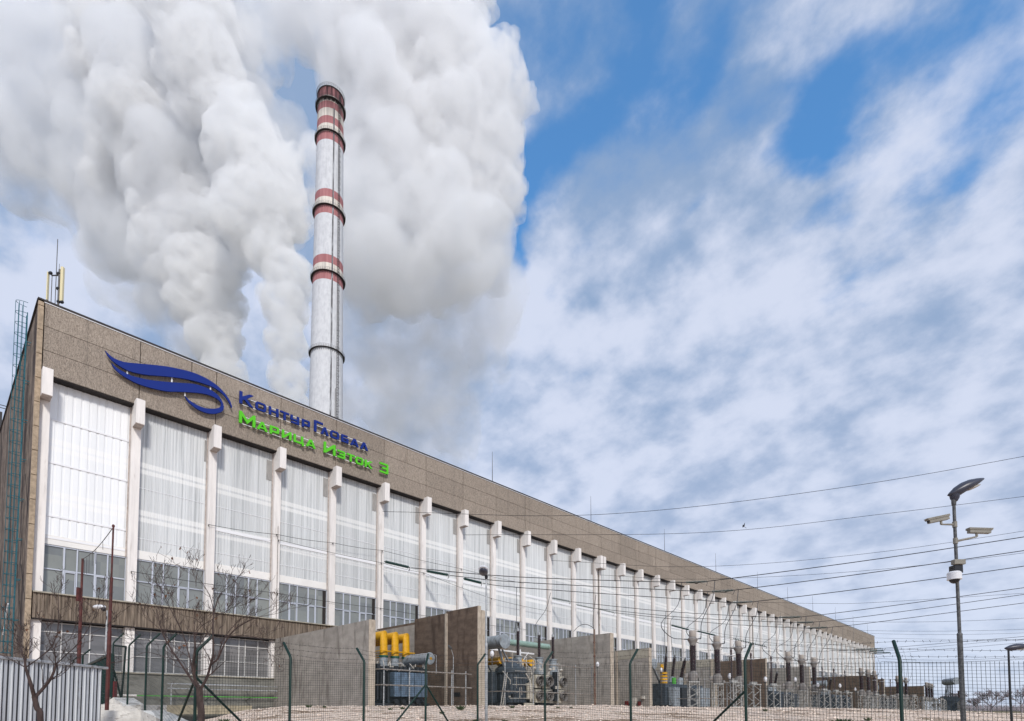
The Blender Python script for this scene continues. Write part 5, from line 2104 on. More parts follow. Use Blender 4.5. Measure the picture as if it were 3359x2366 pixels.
# ---------------------------------------------------------------- red poles with hanging wires
rp = wthing('red_pole', pole_base(351, 2315, 16), 'taller red oxide pole in front of the left bays', 'pole', 'red oxide poles')
X1 = at(351, 2310, 16).x
m = MB()
for (y0, y1, r_) in ((2330, 2070, .052), (2070, 1894, .040), (1894, 1728, .024)):
    m.tube([(X1, 16, at(351, y0, 16).z), (X1, 16, at(351, y1, 16).z)], r_, 8)
m.ell((X1, 16, at(351, 1726, 16).z), .04, .04, .05, 8, 6)
m.build('pole', M['rust'], rp)
rq = wthing('red_pole', pole_base(258, 2315, 19.4), 'shorter red oxide pole with a flat steel plate', 'pole', 'red oxide poles')
X2 = at(258, 2180, 19.4).x
m = MB()
for (y0, y1, r_) in ((2330, 2100, .060), (2100, 1960, .050), (1960, 1833, .036)):
    m.tube([(X2, 19.4, at(258, y0, 19.4).z), (X2, 19.4, at(258, y1, 19.4).z)], r_, 8)
m.build('pole', M['rust'], rq)
m = MB()
a, c = at(252, 1972, 19.3), at(262, 1928, 19.3)
m.box(a.x, c.x, 19.25, 19.4, a.z, c.z)
m.build('plate', M['rust'], rq)
pw = wthing('slack_wire', (X1, 16, at(351, 1730, 16).z), 'slack wire with short hanging strands between the red poles', 'wire')
A_, B_ = Vector((X1, 16, at(351, 1730, 16).z)), Vector((X2, 19.4, at(258, 1835, 19.4).z))
m = MB()
pts = [A_.lerp(B_, u / 12) + Vector((0, 0, -.12 * math.sin(math.pi * u / 12))) for u in range(13)]
m.tube(pts, .012, 4)
for u, l_ in ((.3, .25), (.52, .5), (.64, .45), (.75, .6), (.84, .55), (.93, .5)):
    p = A_.lerp(B_, u) + Vector((0, 0, -.10))
    m.tube([p, p + Vector((0.01, 0, -l_))], .008, 3)
m.build('strand', M['dsteel'], pw)

# ---------------------------------------------------------------- corrugated panel fence on the left
cf = wthing('corrugated_fence', (at(0, 2333, 11.3).x, 12.5, -1.5), 'grey corrugated steel fence at the lower left corner', 'fence')
pa, pb = at(-60, 2145, 10.9), at(350, 2189, 14.1)
pA, pB = Vector((pa.x, pa.y, 0)), Vector((pb.x, pb.y, 0))
dirv = (pB - pA).normalized()
nrm_ = Vector((dirv.y, -dirv.x, 0))
if nrm_.x < 0:
    nrm_ = -nrm_
Lc = (pB - pA).length
m = MB()
ztp = (pa.z + pb.z) / 2 - .05
x = 0.0
prof = []
per = .235
while x < Lc - .28:
    for u, dpt in ((0, 0), (.34, 0), (.35, -.12), (.43, -.12), (.44, 0), (.70, 0), (.71, .025), (.80, .025), (.81, -.16), (.97, -.16), (.98, 0)):
        prof.append((x + per * u, dpt))
    x += per
for u, dpt in prof:
    p = pA + dirv * u + nrm_ * dpt
    m.v.append((p.x, p.y, -1.6))
    m.v.append((p.x, p.y, ztp))
for k in range(len(prof) - 1):
    m.f.append((2 * k, 2 * k + 2, 2 * k + 3, 2 * k + 1))
sh_ = m.build('sheet', M['corr'], cf)
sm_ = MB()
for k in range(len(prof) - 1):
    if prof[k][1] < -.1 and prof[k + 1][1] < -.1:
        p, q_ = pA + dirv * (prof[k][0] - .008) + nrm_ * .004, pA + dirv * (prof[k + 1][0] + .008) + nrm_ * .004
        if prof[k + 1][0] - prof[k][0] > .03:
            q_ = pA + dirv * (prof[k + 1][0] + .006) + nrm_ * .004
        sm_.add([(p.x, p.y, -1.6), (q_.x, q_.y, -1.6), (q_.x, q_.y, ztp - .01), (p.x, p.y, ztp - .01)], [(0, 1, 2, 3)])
so_ = sm_.build('rib_shade', M['rib_shade'], cf)  # dark strips paint the shadow lines of the sheet ribs
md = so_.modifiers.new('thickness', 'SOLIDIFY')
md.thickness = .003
md = sh_.modifiers.new('thickness', 'SOLIDIFY')
md.thickness = .004
m = MB()
m.bar(Vector((pA.x, pA.y, ztp + .02)) + nrm_ * .0, Vector((pB.x, pB.y, ztp + .02)), .10, .06)
m.build('top_rail', M['galv'], cf, bevel=.01)
m = MB()
for u in (.4, 2.0):
    p = pA + dirv * u - nrm_ * .08
    m.bar((p.x, p.y, -1.6), (p.x, p.y, ztp - .03), .06)
m.build('post', M['dsteel'], cf)

# ---------------------------------------------------------------- mesh fence
def fpost(root, x, yb, Y, lean, tip, zt_off=0.0, base=None, r=.028):
    """post with bent arm; lean = arm direction (unit) in plan"""
    p = at(x, yb, Y)
    z0 = gz(p.x, p.y) - .25 if base is None else base
    m = MB()
    top = p.z
    a = [(p.x, p.y, z0), (p.x, p.y, top - .04), Vector((p.x, p.y, top)) + Vector((lean[0], lean[1], 0)) * .03 + Vector((0, 0, .02))]
    e_ = Vector((p.x, p.y, top)) + Vector((lean[0], lean[1], 0)) * tip + Vector((0, 0, tip * 1.05))
    m.tube([Vector(q) for q in a] + [e_], r, 10)
    m.build('post', M['green_post'], root, smooth=50)
    return Vector((p.x, p.y, top)), e_


def meshpanel(m, p, q, zt0, zt1, zb0, zb1, cell=.052, r=.0020):
    """welded wire mesh between two posts"""
    d_ = Vector((q.x - p.x, q.y - p.y, 0))
    L = d_.length
    n_ = max(1, int(L / cell))
    for k in range(n_ + 1):
        u = k / n_
        b_ = Vector((p.x, p.y, 0)) + d_ * u
        m.bar(b_ + Vector((0, 0, zb0 + (zb1 - zb0) * u)), b_ + Vector((0, 0, zt0 + (zt1 - zt0) * u + .02)), r * 2)
    H = zt0 - zb0
    rows_ = int(H / cell)
    for j in range(rows_ + 1):
        v = j / rows_
        a = Vector((p.x, p.y, zb0 + (zt0 - zb0) * v))
        c = Vector((q.x, q.y, zb1 + (zt1 - zb1) * v))
        rr = r * (3.2 if j % 14 == 7 else 2)
        prev = a
        for k in range(1, 7):
            cur = a.lerp(c, k / 6) + Vector((0, 0, -.008 * math.sin(math.pi * k / 6)))
            m.bar(prev, cur, rr)
            prev = cur


FEN = wthing('mesh_fence', (0, 15, -1), 'dark green mesh fence with bent posts and barbed wire in the foreground', 'fence')
s2 = math.sqrt(.5)
# corner 1 (x=644), corner 2 (x=1568)
spec = [(953.5, 2154, 11.8, (-.77, .64)), (1195, 2168, 13.25, (-.77, .64)), (1397, 2181, 14.7, (.05, 1.0)), (1567, 2179, 16.1, (.7, .7)), (1787, 2176, 14.35, (.72, .70)), (2067, 2173.5, 12.6, (.72, .70)), (2443, 2163.5, 10.85, (.72, .70)), (2951, 2161, 9.0, (.35, .94))]
corner = (645, 2134, 10.35, (.72, .62))
left = [(537, 2119, 13.6, (.72, .5)), (482, 2117, 16.3, (.72, .5)), (424, 2116, 18.6, (.72, .5)), (372, 2108, 20.9, (.72, .5))]
tops = []
for i, (x, y, Y, ln) in enumerate([corner] + spec):
    tops.append(fpost(FEN, x, y, Y, ln, .30 if i else .28))
last = fpost(FEN, 3750, 2155, 7.3, (.6, .8), .3)
tops.append(last)
rs = random.Random(4)
m = MB()
for (a, ea), (c, ec) in zip(tops[:-1], tops[1:]):
    meshpanel(m, a, c, a.z - .07, c.z - .07, gz(a.x, a.y) - .12, gz(c.x, c.y) - .12)
m.build('wire_mesh', M['mesh'], FEN)
bw = MB()
def barbed(bw, a, c, sag, dens=9):
    n_ = 16
    pts = [a.lerp(c, k / n_) + Vector((0, 0, -sag * math.sin(math.pi * k / n_) + rs.uniform(-.006, .006))) for k in range(n_ + 1)]
    bw.tube(pts, .0028, 3)
    L = (c - a).length
    for k in range(int(L * dens)):
        u = (k + .5) / (L * dens)
        i = int(u * n_)
        p = pts[i].lerp(pts[min(i + 1, n_)], u * n_ - i)
        bw.bar(p + Vector((rs.uniform(-.02, .02), rs.uniform(-.02, .02), -.018)), p + Vector((rs.uniform(-.02, .02), rs.uniform(-.02, .02), .018)), .004)
for (a, ea), (c, ec) in zip(tops[:-1], tops[1:]):
    for u in (.15, .55, .97):
        barbed(bw, a.lerp(ea, u), c.lerp(ec, u), rs.choice([.02, .05, .09, .03]))
bw.build('barbed_wire', M['wire'], FEN)
m = MB()
def brace(m, top, x1, y1, Y1, z=None):
    q = at(x1, y1, Y1)
    m.tube([top, q + (q - top) * .35], .024, 8)
m_ = MB()
c1 = tops[0][0]
brace(m_, Vector((c1.x, c1.y, at(644, 2222, 10.35).z)), 585, 2366, 11.3)
m_.build('brace', M['green_post'], FEN, smooth=50)
m_ = MB()
brace(m_, Vector((c1.x, c1.y, at(644, 2222, 10.35).z)), 789, 2366, 11.1)
m_.build('brace', M['green_post'], FEN, smooth=50)
c3 = tops[3][0]
m_ = MB()
brace(m_, Vector((c3.x, c3.y, at(1398, 2246, 14.7).z)), 1302, 2366, 14.0)
m_.build('brace', M['green_post'], FEN, smooth=50)
m_ = MB()
brace(m_, Vector((c3.x, c3.y, at(1398, 2246, 14.7).z)), 1469, 2366, 15.3)
m_.build('brace', M['green_post'], FEN, smooth=50)
c7 = tops[7][0]
m_ = MB()
brace(m_, Vector((c7.x, c7.y, at(2440, 2266, 10.85).z)), 2342, 2366, 11.4)
m_.build('brace', M['green_post'], FEN, smooth=50)

# side run of the fence on top of the plastered wall
FE2 = wthing('mesh_fence', (-9, 16, 0), 'side run of the green fence climbing along the white plastered wall', 'fence')
t2s = [tops[0]]
zb_ = {0: None, 1: at(480, 2334, 16.3).z, 2: at(418, 2308, 18.6).z, 3: at(370, 2290, 20.9).z}
for i, (x, y, Y, ln) in enumerate(left):
    t2s.append(fpost(FE2, x, y, Y, ln, .36 if i else .3, base=(zb_[i] - .1) if zb_[i] is not None else None))
m = MB()
bs_ = [gz(tops[0][0].x, tops[0][0].y), at(545, 2400, 13.6).z, zb_[1], zb_[2], zb_[3]]
for i in range(4):
    a, c = t2s[i][0], t2s[i + 1][0]
    meshpanel(m, a, c, a.z - .1, c.z - .1, bs_[i], bs_[i + 1], .10, .0015)
m.build('wire_mesh', M['mesh'], FE2)
bw = MB()
for (a, ea), (c, ec) in zip(t2s[:-1], t2s[1:]):
    for u in (.2, .6, .97):
        barbed(bw, a.lerp(ea, u), c.lerp(ec, u), .04)
bw.build('barbed_wire', M['wire'], FE2)
# gate leaf and dark fence behind the red pole
GT = wthing('mesh_gate', at(362, 2290, 21.2), 'dark green mesh gate ajar behind the taller red pole', 'gate')
m = MB()
for (x0, y0, x1, y1, Y0, Y1) in ((366, 2146, 366, 2287, 21, 21), (413, 2120, 398, 2300, 21.6, 21.6), (374, 2200, 399, 2296, 21, 21.5), (376, 2118, 413, 2122, 21, 21.6)):
    m.tube([at(x0, y0, Y0), at(x1, y1, Y1)], .035 if x0 != 366 else .09, 8)
m.build('gate_frame', M['green_post'], GT, smooth=50)
m = MB()
ga, gb = at(366, 2118, 21), at(413, 2120, 21.6)
meshpanel(m, Vector((ga.x, ga.y, 0)), Vector((gb.x, gb.y, 0)), ga.z, gb.z, at(366, 2290, 21).z, at(400, 2296, 21.6).z, .07, .003)
m.build('wire_mesh', M['mesh'], GT)
FB = wthing('mesh_fence', at(300, 2290, 24), 'dark green fence run vanishing behind the corrugated fence', 'fence')
m = MB()
pts_ = [(362, 2146, 21.2), (292, 2180, 26.0), (240, 2200, 31)]
for k in range(2):
    m.tube([at(*pts_[k]), at(*pts_[k + 1])], .06, 6)
m.build('top_rail', M['green_post'], FB)
m = MB()
for k in range(2):
    a, c = at(*pts_[k]), at(*pts_[k + 1])
    meshpanel(m, Vector((a.x, a.y, 0)), Vector((c.x, c.y, 0)), a.z, c.z, .35, .3, .055, .004)
m.build('wire_mesh', M['green_post'], FB)
for (x, yb, yt, xt, Y) in ((272, 2150, 2131, 296, 27), (241, 2166, 2146, 266, 31)):
    m = MB()
    p = at(x, yb, Y)
    m.tube([(p.x, p.y, .2), p, at(xt, yt, Y)], .04, 8)
    m.build('post', M['green_post'], FB, smooth=50)
m = MB()
p = at(338, 2180, 23)
m.tube([(p.x, p.y, .2), p], .06, 8)
m.build('post', M['green_post'], FB, smooth=50)

# plastered wall blocks under the side run
PWL = wthing('plaster_wall', at(420, 2350, 17), 'white plastered low wall sloping down to the right at lower left', 'wall')
def slab(m, pts, Y0, dv, zb):
    """front polyline in photo pixels at depth Y0.., extruded backwards by vector dv"""
    P_ = [at(*p) for p in pts]
    n_ = len(P_)
    b0_ = len(m.v)
    for p in P_:
        m.v += [(p.x, p.y, zb), tuple(p), tuple(p + dv), (p.x + dv.x, p.y + dv.y, zb)]
    for k in range(n_ - 1):
        a = b0_ + 4 * k
        for i in range(4):
            m.f.append((a + i, a + 4 + i, a + 4 + (i + 1) % 4, a + (i + 1) % 4))
    m.f.append((b0_, b0_ + 1, b0_ + 2, b0_ + 3))
    m.f.append(tuple(b0_ + 4 * (n_ - 1) + i for i in (3, 2, 1, 0)))
m = MB()
slab(m, [(300, 2331, 15.0), (400, 2331, 15.0), (462, 2331, 15.0), (490, 2342, 14.6), (545, 2370, 14.0), (600, 2400, 13.4)], 15, Vector((.35, .45, 0)), -1.7)
m.build('wall_body', M['plaster'], PWL, fix=True)
PW2 = wthing('plaster_wall', at(380, 2318, 19), 'rubble topped white wall block behind the low plastered wall', 'wall')
m = MB()
slab(m, [(300, 2311, 18.0), (398, 2311, 18.0), (400, 2317, 18.0), (462, 2312, 18.0)], 18, Vector((.1, 1.2, 0)), -1.5)
slab(m, [(358, 2297, 20.4), (372, 2288, 20.4), (405, 2310, 20.0)], 20, Vector((.2, .8, 0)), -.6)
m.build('wall_body', M['plaster'], PW2, fix=True)
rx = wthing('red_box', at(372, 2275, 20.5), 'small red box behind the gate post', 'box')
m = MB()
a, c = at(369, 2288, 20.6), at(376, 2235, 20.6)
m.box(a.x, c.x, 20.6, 20.75, a.z, c.z)
m.build('box', M['redbox'], rx, bevel=.01)
# small hydrant boxes by firewall 4
for k, (x0, x1, y0, y1, mt, lb) in enumerate(((2055, 2063, 2300, 2317, 'redbox', 'left small dark red box at the foot of the banded firewall'), (2078, 2090, 2290, 2318, 'grey_eq', 'pale grey cabinet between two dark red boxes'), (2097, 2103, 2301, 2317, 'redbox', 'right small dark red box at the foot of the banded firewall'), (2107, 2118, 2284, 2294, 'grey_eq', 'pale wall box above the right dark red box'))):
    a, c = at(x0, y1 + 12, 74), at(x1, y0, 74)
    sA, eA = SE(a)
    hb = fthing('hydrant_box' if mt == 'redbox' else 'cabinet', 58.3, 13, .5, lb, 'box' if mt == 'redbox' else 'cabinet')
    m = MB()
    v0, v1 = ray(x0, y0), ray(x1, y0)
    def e_on(v, s0):
        o_ = A0 + DV * s0
        t_ = o_.dot(DV) / v.dot(DV)
        q_ = v * t_
        return (q_ - o_).dot(NV), q_.z
    e0_, zt_ = e_on(ray(x0, y0), 58.6)
    e1_, _z = e_on(ray(x1, y0), 58.6)
    _e, zb0 = e_on(ray(x0, y1), 58.6)
    m.box(58.15, 58.55, -max(e0_, e1_), -min(e0_, e1_), zb0 - (.3 if k != 3 else 0), zt_)
    m.build('body', M[mt], hb, bevel=.03)
    m = MB()
    m.box(58.12, 58.145, -max(e0_, e1_) + .06, -min(e0_, e1_) - .06, zb0 + .06, zt_ - .06)
    m.build('door', M[mt], hb)

# ---------------------------------------------------------------- bare trees
def branch_tree(label, name, limbs, Y, twr, seed, tw_len, depth=4, mt='bark', leaf=0, spread=.55, dens=1.0):
    """limbs: list of pixel polylines with start/end radii (m); twigs grow from them"""
    rs = random.Random(seed)
    first = limbs[0][0][0]
    base = at(first[0], first[1], Y)
    root = wthing(name, (base.x, Y, gz(base.x, Y)), label, 'tree')
    trunk, crown = MB(), MB()
    tips = []
    leaves = MB()

    def grow(p, d_, L, r, lev):
        n_ = 4
        pts = [p]
        dd = d_.normalized()
        for k in range(n_):
            dd = (dd + Vector((rs.uniform(-.28, .28), rs.uniform(-.28, .28), rs.uniform(-.1, .26)))).normalized()
            pts.append(pts[-1] + dd * L / n_)
        crown.tube(pts, r, 4 if r > .006 else 3, r1=max(r * .35, twr))
        if lev > 0:
            for k in range(rs.choice([2, 3, 3, 4]) if dens >= 1 else 2):
                i = rs.randrange(1, n_ + 1)
                nd = (dd + Vector((rs.uniform(-1, 1), rs.uniform(-1, 1), rs.uniform(-.4, .9))) * spread * 1.5).normalized()
                grow(pts[i], nd, L * rs.uniform(.5, .8), max(r * .55, twr), lev - 1)
        elif leaf and rs.random() < leaf:
            q = pts[-1]
            s_ = .03
            u_ = Vector((rs.uniform(-1, 1), rs.uniform(-1, 1), rs.uniform(-1, 1))).normalized() * s_
            v_ = Vector((rs.uniform(-1, 1), rs.uniform(-1, 1), -1)).normalized() * s_ * 1.6
            leaves.add([q, q + u_ + v_ * .5, q + v_, q - u_ * .7 + v_ * .5], [(0, 1, 2, 3)])

    for li, (pl, r0, r1) in enumerate(limbs):
        pts = []
        for (x, y, dy) in pl:
            pts.append(at(x, y, Y + dy))
        if li == 0:
            pts.insert(0, Vector((pts[0].x + .0, pts[0].y, gz(pts[0].x, pts[0].y) - .1)))
        P_ = cat3(pts, 14) if len(pts) > 3 else cat3(pts, 10)
        (trunk if li == 0 else crown).tube(P_, r0, 8 if r0 > .02 else 5, r1=r1)
        if li == 0:
            continue
        n_ = len(P_)
        for k in range(2, n_):
            cnt = 1 if rs.random() < .62 * dens else 0
            if k == n_ - 1:
                cnt = 3
            for _ in range(cnt):
                dd = (P_[k] - P_[k - 1]).normalized()
                nd = (dd * .8 + Vector((rs.uniform(-1, 1), rs.uniform(-1, 1) * .6, rs.uniform(-.3, 1))) * spread).normalized()
                rr = r0 + (r1 - r0) * k / n_
                grow(P_[k], nd, tw_len * rs.uniform(.6, 1.2), max(rr * .5, twr), depth)
    trunk.build('trunk', M[mt], root, smooth=60)
    crown.build('crown', M[mt], root)
    if leaf:
        leaves.build('dead_leaf', M['leaf_dry'], root)
    return root


branch_tree('bare young tree with a forked trunk in front of the corrugated fence', 'bare_tree', [
    ([(133, 2366, 0), (122, 2325, 0), (112, 2284, 0)], .042, .034),
    ([(112, 2284, 0), (100, 2240, -.1), (84, 2190, -.1), (82, 2165, -.1)], .030, .013),
    ([(116, 2286, 0), (140, 2260, .1), (163, 2232, .1), (178, 2200, .1), (182, 2182, .1)], .026, .014),
    ([(84, 2190, -.1), (110, 2172, -.2), (140, 2150, -.3), (170, 2120, -.3), (188, 2075, -.2), (192, 1990, -.2), (191, 1940, 0)], .010, .003),
    ([(84, 2190, -.1), (50, 2172, .2), (10, 2152, .3), (-30, 2140, .3)], .009, .004),
    ([(82, 2170, 0), (70, 2130, .2), (50, 2090, .3), (30, 2050, .2)], .009, .003),
    ([(82, 2170, 0), (84, 2130, -.1), (88, 2095, 0)], .007, .003),
    ([(182, 2182, .1), (215, 2150, .2), (250, 2118, .2), (285, 2070, .1), (310, 2020, .1), (325, 1975, .1)], .010, .003),
    ([(182, 2182, .1), (180, 2140, 0), (165, 2110, -.1), (150, 2070, 0)], .008, .003),
    ([(163, 2232, .1), (200, 2215, .2), (228, 2190, .3)], .007, .003),
    ([(285, 2085, .1), (320, 2068, .1), (350, 2052, .1)], .005, .002),
    ([(150, 2140, -.3), (190, 2120, 0), (230, 2095, .2), (255, 2030, .2)], .007, .003)], 8.6, .0024, 5, .25, 3, leaf=.03, spread=.6, dens=.75)
branch_tree('bare spreading tree in front of the bracing of the fence corner', 'bare_tree', [
    ([(660, 2366, 0), (657, 2310, 0), (654, 2258, 0)], .060, .052),
    ([(654, 2258, 0), (640, 2230, 0), (634, 2180, -.1), (640, 2120, -.2), (636, 2080, -.2)], .030, .010),
    ([(650, 2262, 0), (625, 2225, .1), (585, 2165, .2), (550, 2110, .3), (532, 2075, .3), (515, 2010, .3)], .020, .005),
    ([(632, 2200, 0), (618, 2140, .2), (600, 2080, .3), (560, 2000, .3), (540, 1955, .3)], .014, .003),
    ([(660, 2258, 0), (680, 2220, 0), (692, 2175, 0), (700, 2140, 0), (698, 2060, .1), (702, 2010, .2), (710, 1980, .2), (722, 1950, .2), (770, 1908, .2)], .024, .003),
    ([(702, 2010, .2), (690, 1960, .1), (665, 1915, .1), (640, 1890, .1)], .008, .003),
    ([(692, 2180, 0), (715, 2160, -.2), (735, 2115, -.3), (765, 2070, -.3), (830, 2030, -.3), (900, 2015, -.3)], .017, .003),
    ([(712, 2168, -.2), (732, 2100, 0), (770, 2050, .1), (810, 2020, .1), (880, 1995, .1)], .010, .003),
    ([(708, 2020, .2), (735, 2010, .2), (765, 1992, .2), (803, 1985, .2)], .006, .003),
    ([(636, 2090, -.2), (660, 2055, -.2), (700, 2030, -.3), (760, 1985, -.3)], .008, .003),
    ([(590, 2170, .2), (540, 2155, .4), (480, 2140, .4), (430, 2160, .4)], .007, .003),
    ([(560, 2110, .3), (520, 2060, .4), (480, 2030, .4)], .007, .003),
    ([(600, 2080, .3), (575, 2020, .1), (556, 1940, .1), (520, 1930, .1)], .007, .002),
    ([(698, 2100, .1), (670, 2060, .3), (640, 2030, .3), (600, 2020, .3)], .008, .003),
    ([(740, 2090, -.3), (800, 2085, -.4), (860, 2100, -.4), (885, 2150, -.4)], .007, .003),
    ([(690, 2190, 0), (640, 2200, -.3), (590, 2190, -.4)], .006, .003)], 9.5, .0024, 9, .34, 3, leaf=.03, spread=.62, dens=.75)


def round_tree(label, x, yb, yt, Y, wpx, seed, mt='farbark'):
    rs = random.Random(seed)
    b_ = at(x, yb, Y)
    t_ = at(x, yt, Y)
    H = t_.z - b_.z
    Wd = wpx / FPX * Y
    zb = gz(b_.x, Y)
    root = wthing('distant_tree', (b_.x, Y, zb), label, 'tree', 'bare trees far off on the right')
    H = t_.z - zb
    m = MB()
    m.tube([(b_.x, Y, zb - .3), (b_.x, Y, zb + H * .3)], H * .035, 6, r1=H * .025)
    m.build('trunk', M[mt], root)
    m = MB()

    def gr(p, d_, L, r, lev):
        q = p + d_ * L
        mid = p.lerp(q, .5) + Vector((rs.uniform(-1, 1), rs.uniform(-1, 1), rs.uniform(-1, 1))) * L * .08
        m.tube([p, mid, q], r, 3, r1=r * .5, cap=False)
        if lev:
            for k in range(rs.choice([3, 4])):
                nd = (d_ + Vector((rs.uniform(-1, 1) * Wd / H * 1.3, rs.uniform(-1, 1), rs.uniform(-.35, .6))) * .75).normalized()
                gr(mid.lerp(q, rs.random()), nd, L * rs.uniform(.6, .78), max(r * .6, Y * .00022), lev - 1)
    for k in range(6):
        d_ = Vector((rs.uniform(-1, 1) * Wd / H * 1.2, rs.uniform(-1, 1) * .8, 1)).normalized()
        gr(Vector((b_.x, Y, zb + H * rs.uniform(.12, .3))), d_, H * .30, H * .014, 4)
    m.build('crown', M[mt], root)


round_tree('round bare tree between the tall lamp pole and the far right lamp', 3252, 2336, 2254, 120, 62, 1)
round_tree('bare tree touching the right frame edge', 3352, 2336, 2240, 110, 60, 2)
round_tree('small bare tree behind the tall lamp pole', 3140, 2333, 2258, 170, 50, 3)
round_tree('low bare tree just right of the tall lamp pole', 3205, 2336, 2282, 130, 40, 4)
hm = MB()
rs = random.Random(77)
for k in range(2600):
    Yh = 210 + rs.uniform(-12, 12)
    x = rs.uniform(3100, 3480)
    hh = 3.2 + 1.6 * mnoise.noise(Vector((x * .02, 0, 0))) + rs.uniform(-.5, 1.2)
    b_ = at(x, 2333, Yh)
    z0 = gz(b_.x, Yh)
    q = Vector((b_.x, Yh, z0 + rs.random() * hh * .5))
    hm.tube([q, q + Vector((rs.uniform(-1, 1), rs.uniform(-.6, .6), rs.uniform(.6, 2.0)))], .05, 3, r1=.02, cap=False)
tag(hm.build('scrub', M['farbark']), 'hazy bare scrub along the horizon at the right', 'scrub', kind='stuff')

# weeds
def weed(x, y_, Y, s_, seed, root=None):
    rs = random.Random(seed)
    p = at(x, y_, Y)
    z = gz(p.x, p.y) + gdisp(p.x, p.y)
    w_ = wthing('weed', (p.x, p.y, z), 'small green weed tuft on the rubble bank', 'weed', 'green weed tufts on the rubble bank')
    m = MB()
    for k in range(70):
        a = rs.uniform(0, 2 * math.pi)
        r_ = rs.random() ** .7 * s_
        b_ = Vector((p.x + math.cos(a) * r_ * .5, p.y + math.sin(a) * r_ * .5, z - .01))
        tp__ = b_ + Vector((math.cos(a) * r_ * .8, math.sin(a) * r_ * .8, s_ * rs.uniform(.4, 1.0)))
        u_ = Vector((-math.sin(a), math.cos(a), 0)) * s_ * .08
        md_ = b_.lerp(tp__, .55) + Vector((0, 0, s_ * .12))
        m.add([b_, md_ - u_, tp__, md_ + u_], [(0, 1, 2, 3)])
    m.build('leaves', M['weed'], w_)


for k, (x, y, Y, s_) in enumerate(((1512, 2330, 21, .20), (1516, 2362, 17.5, .16), (1680, 2322, 22.5, .13), (1560, 2352, 18.2, .10), (1655, 2356, 18, .11), (1450, 2338, 20, .11), (1318, 2323, 22, .13), (1280, 2326, 21.5, .10), (1012, 2316, 23, .14), (1065, 2318, 23, .10),
                                   (740, 2335, 20, .22), (585, 2350, 17.5, .24), (622, 2352, 17.5, .16), (2000, 2358, 17.2, .14), (1988, 2364, 17, .12), (2760, 2352, 17.5, .30), (2800, 2360, 17, .25), (2980, 2350, 17.5, .16), (3000, 2352, 17, .2), (2845, 2338, 19, .13), (3017, 2342, 18, .10), (2914, 2356, 17, .13),
                                   (3330, 2360, 17, .25), (1875, 2325, 22, .10), (1830, 2324, 22, .09), (2510, 2326, 22, .12))):
    weed(x, y, Y, s_, 100 + k)
dg = MB()
rs = random.Random(8)
for k in range(1500):
    Y = rs.uniform(16.5, 24)
    x = rs.uniform(720, 3400) if rs.random() < .7 else rs.uniform(560, 900)
    v = ray(x, 2333)
    px__, py__ = v.x * Y / v.y, Y
    if mnoise.noise(Vector((px__ * .6, py__ * 1.2, 7))) < .08:
        continue
    z = gz(px__, py__) + gdisp(px__, py__)
    a = rs.uniform(0, 6.28)
    l_ = rs.uniform(.04, .13)
    dg.tube([(px__, py__, z - .01), (px__ + math.cos(a) * l_ * .7, py__ + math.sin(a) * l_ * .7, z + l_ * .7)], .006, 3, r1=.003, cap=False)
tag(dg.build('dry_grass', M['drygrass']), 'sparse dry grass on the rubble bank', 'dry grass', kind='stuff')

# bird
bd = at(2439, 1727, 60)
bm_ = MB()
bm_.ell(bd, .16, .10, .08, 10, 6, Matrix.Rotation(R(-35), 3, 'Y'))
for s_ in (-1, 1):
    bm_.add([bd + Vector((-.05, 0, .02)), bd + Vector((.10, 0, .0)), bd + Vector((.12 + .1 * s_, .36 * s_, .30)), bd + Vector((-.02, .30 * s_, .24))], [(0, 1, 2, 3)])
bm_.add([bd + Vector((.1, -.03, -.06)), bd + Vector((.1, .03, -.06)), bd + Vector((.30, .05, -.2)), bd + Vector((.30, -.05, -.2))], [(0, 1, 2, 3)])
tag(bm_.build('bird', M['wire']), 'tiny dark bird flying right of the chimney above the hall roof', 'bird')

# ---------------------------------------------------------------- steam plumes: closed billowing volumes
def steam_mat(name, dens, aniso=0.0, col=(1, 1, 1), het=None):
    m = bpy.data.materials.new(name)
    m.use_nodes = True
    t = NT(m.node_tree)
    v = t.n('ShaderNodeVolumePrincipled')
    if het:
        sc_, lo, hi, pw = het
        n_ = t.noise(t.n('ShaderNodeTexCoord').outputs['Object'], sc_, 4, .62)
        t.set(v.inputs['Density'], t.math('MULTIPLY', t.mr(n_, lo, hi, .0, 1.0), pw))
    v.inputs['Color'].default_value = (*col, 1)
    if not het:
        v.inputs['Density'].default_value = dens
    v.inputs['Anisotropy'].default_value = aniso
    o = t.n('ShaderNodeOutputMaterial')
    t.t.links.new(v.outputs[0], o.inputs['Volume'])
    return m


ICO = None
def ico():
    global ICO
    if ICO is None:
        bm = bmesh.new()
        bmesh.ops.create_icosphere(bm, subdivisions=2, radius=1)
        ICO = ([v.co.copy() for v in bm.verts], [tuple(v.index for v in f.verts) for f in bm.faces])
        bm.free()
    return ICO


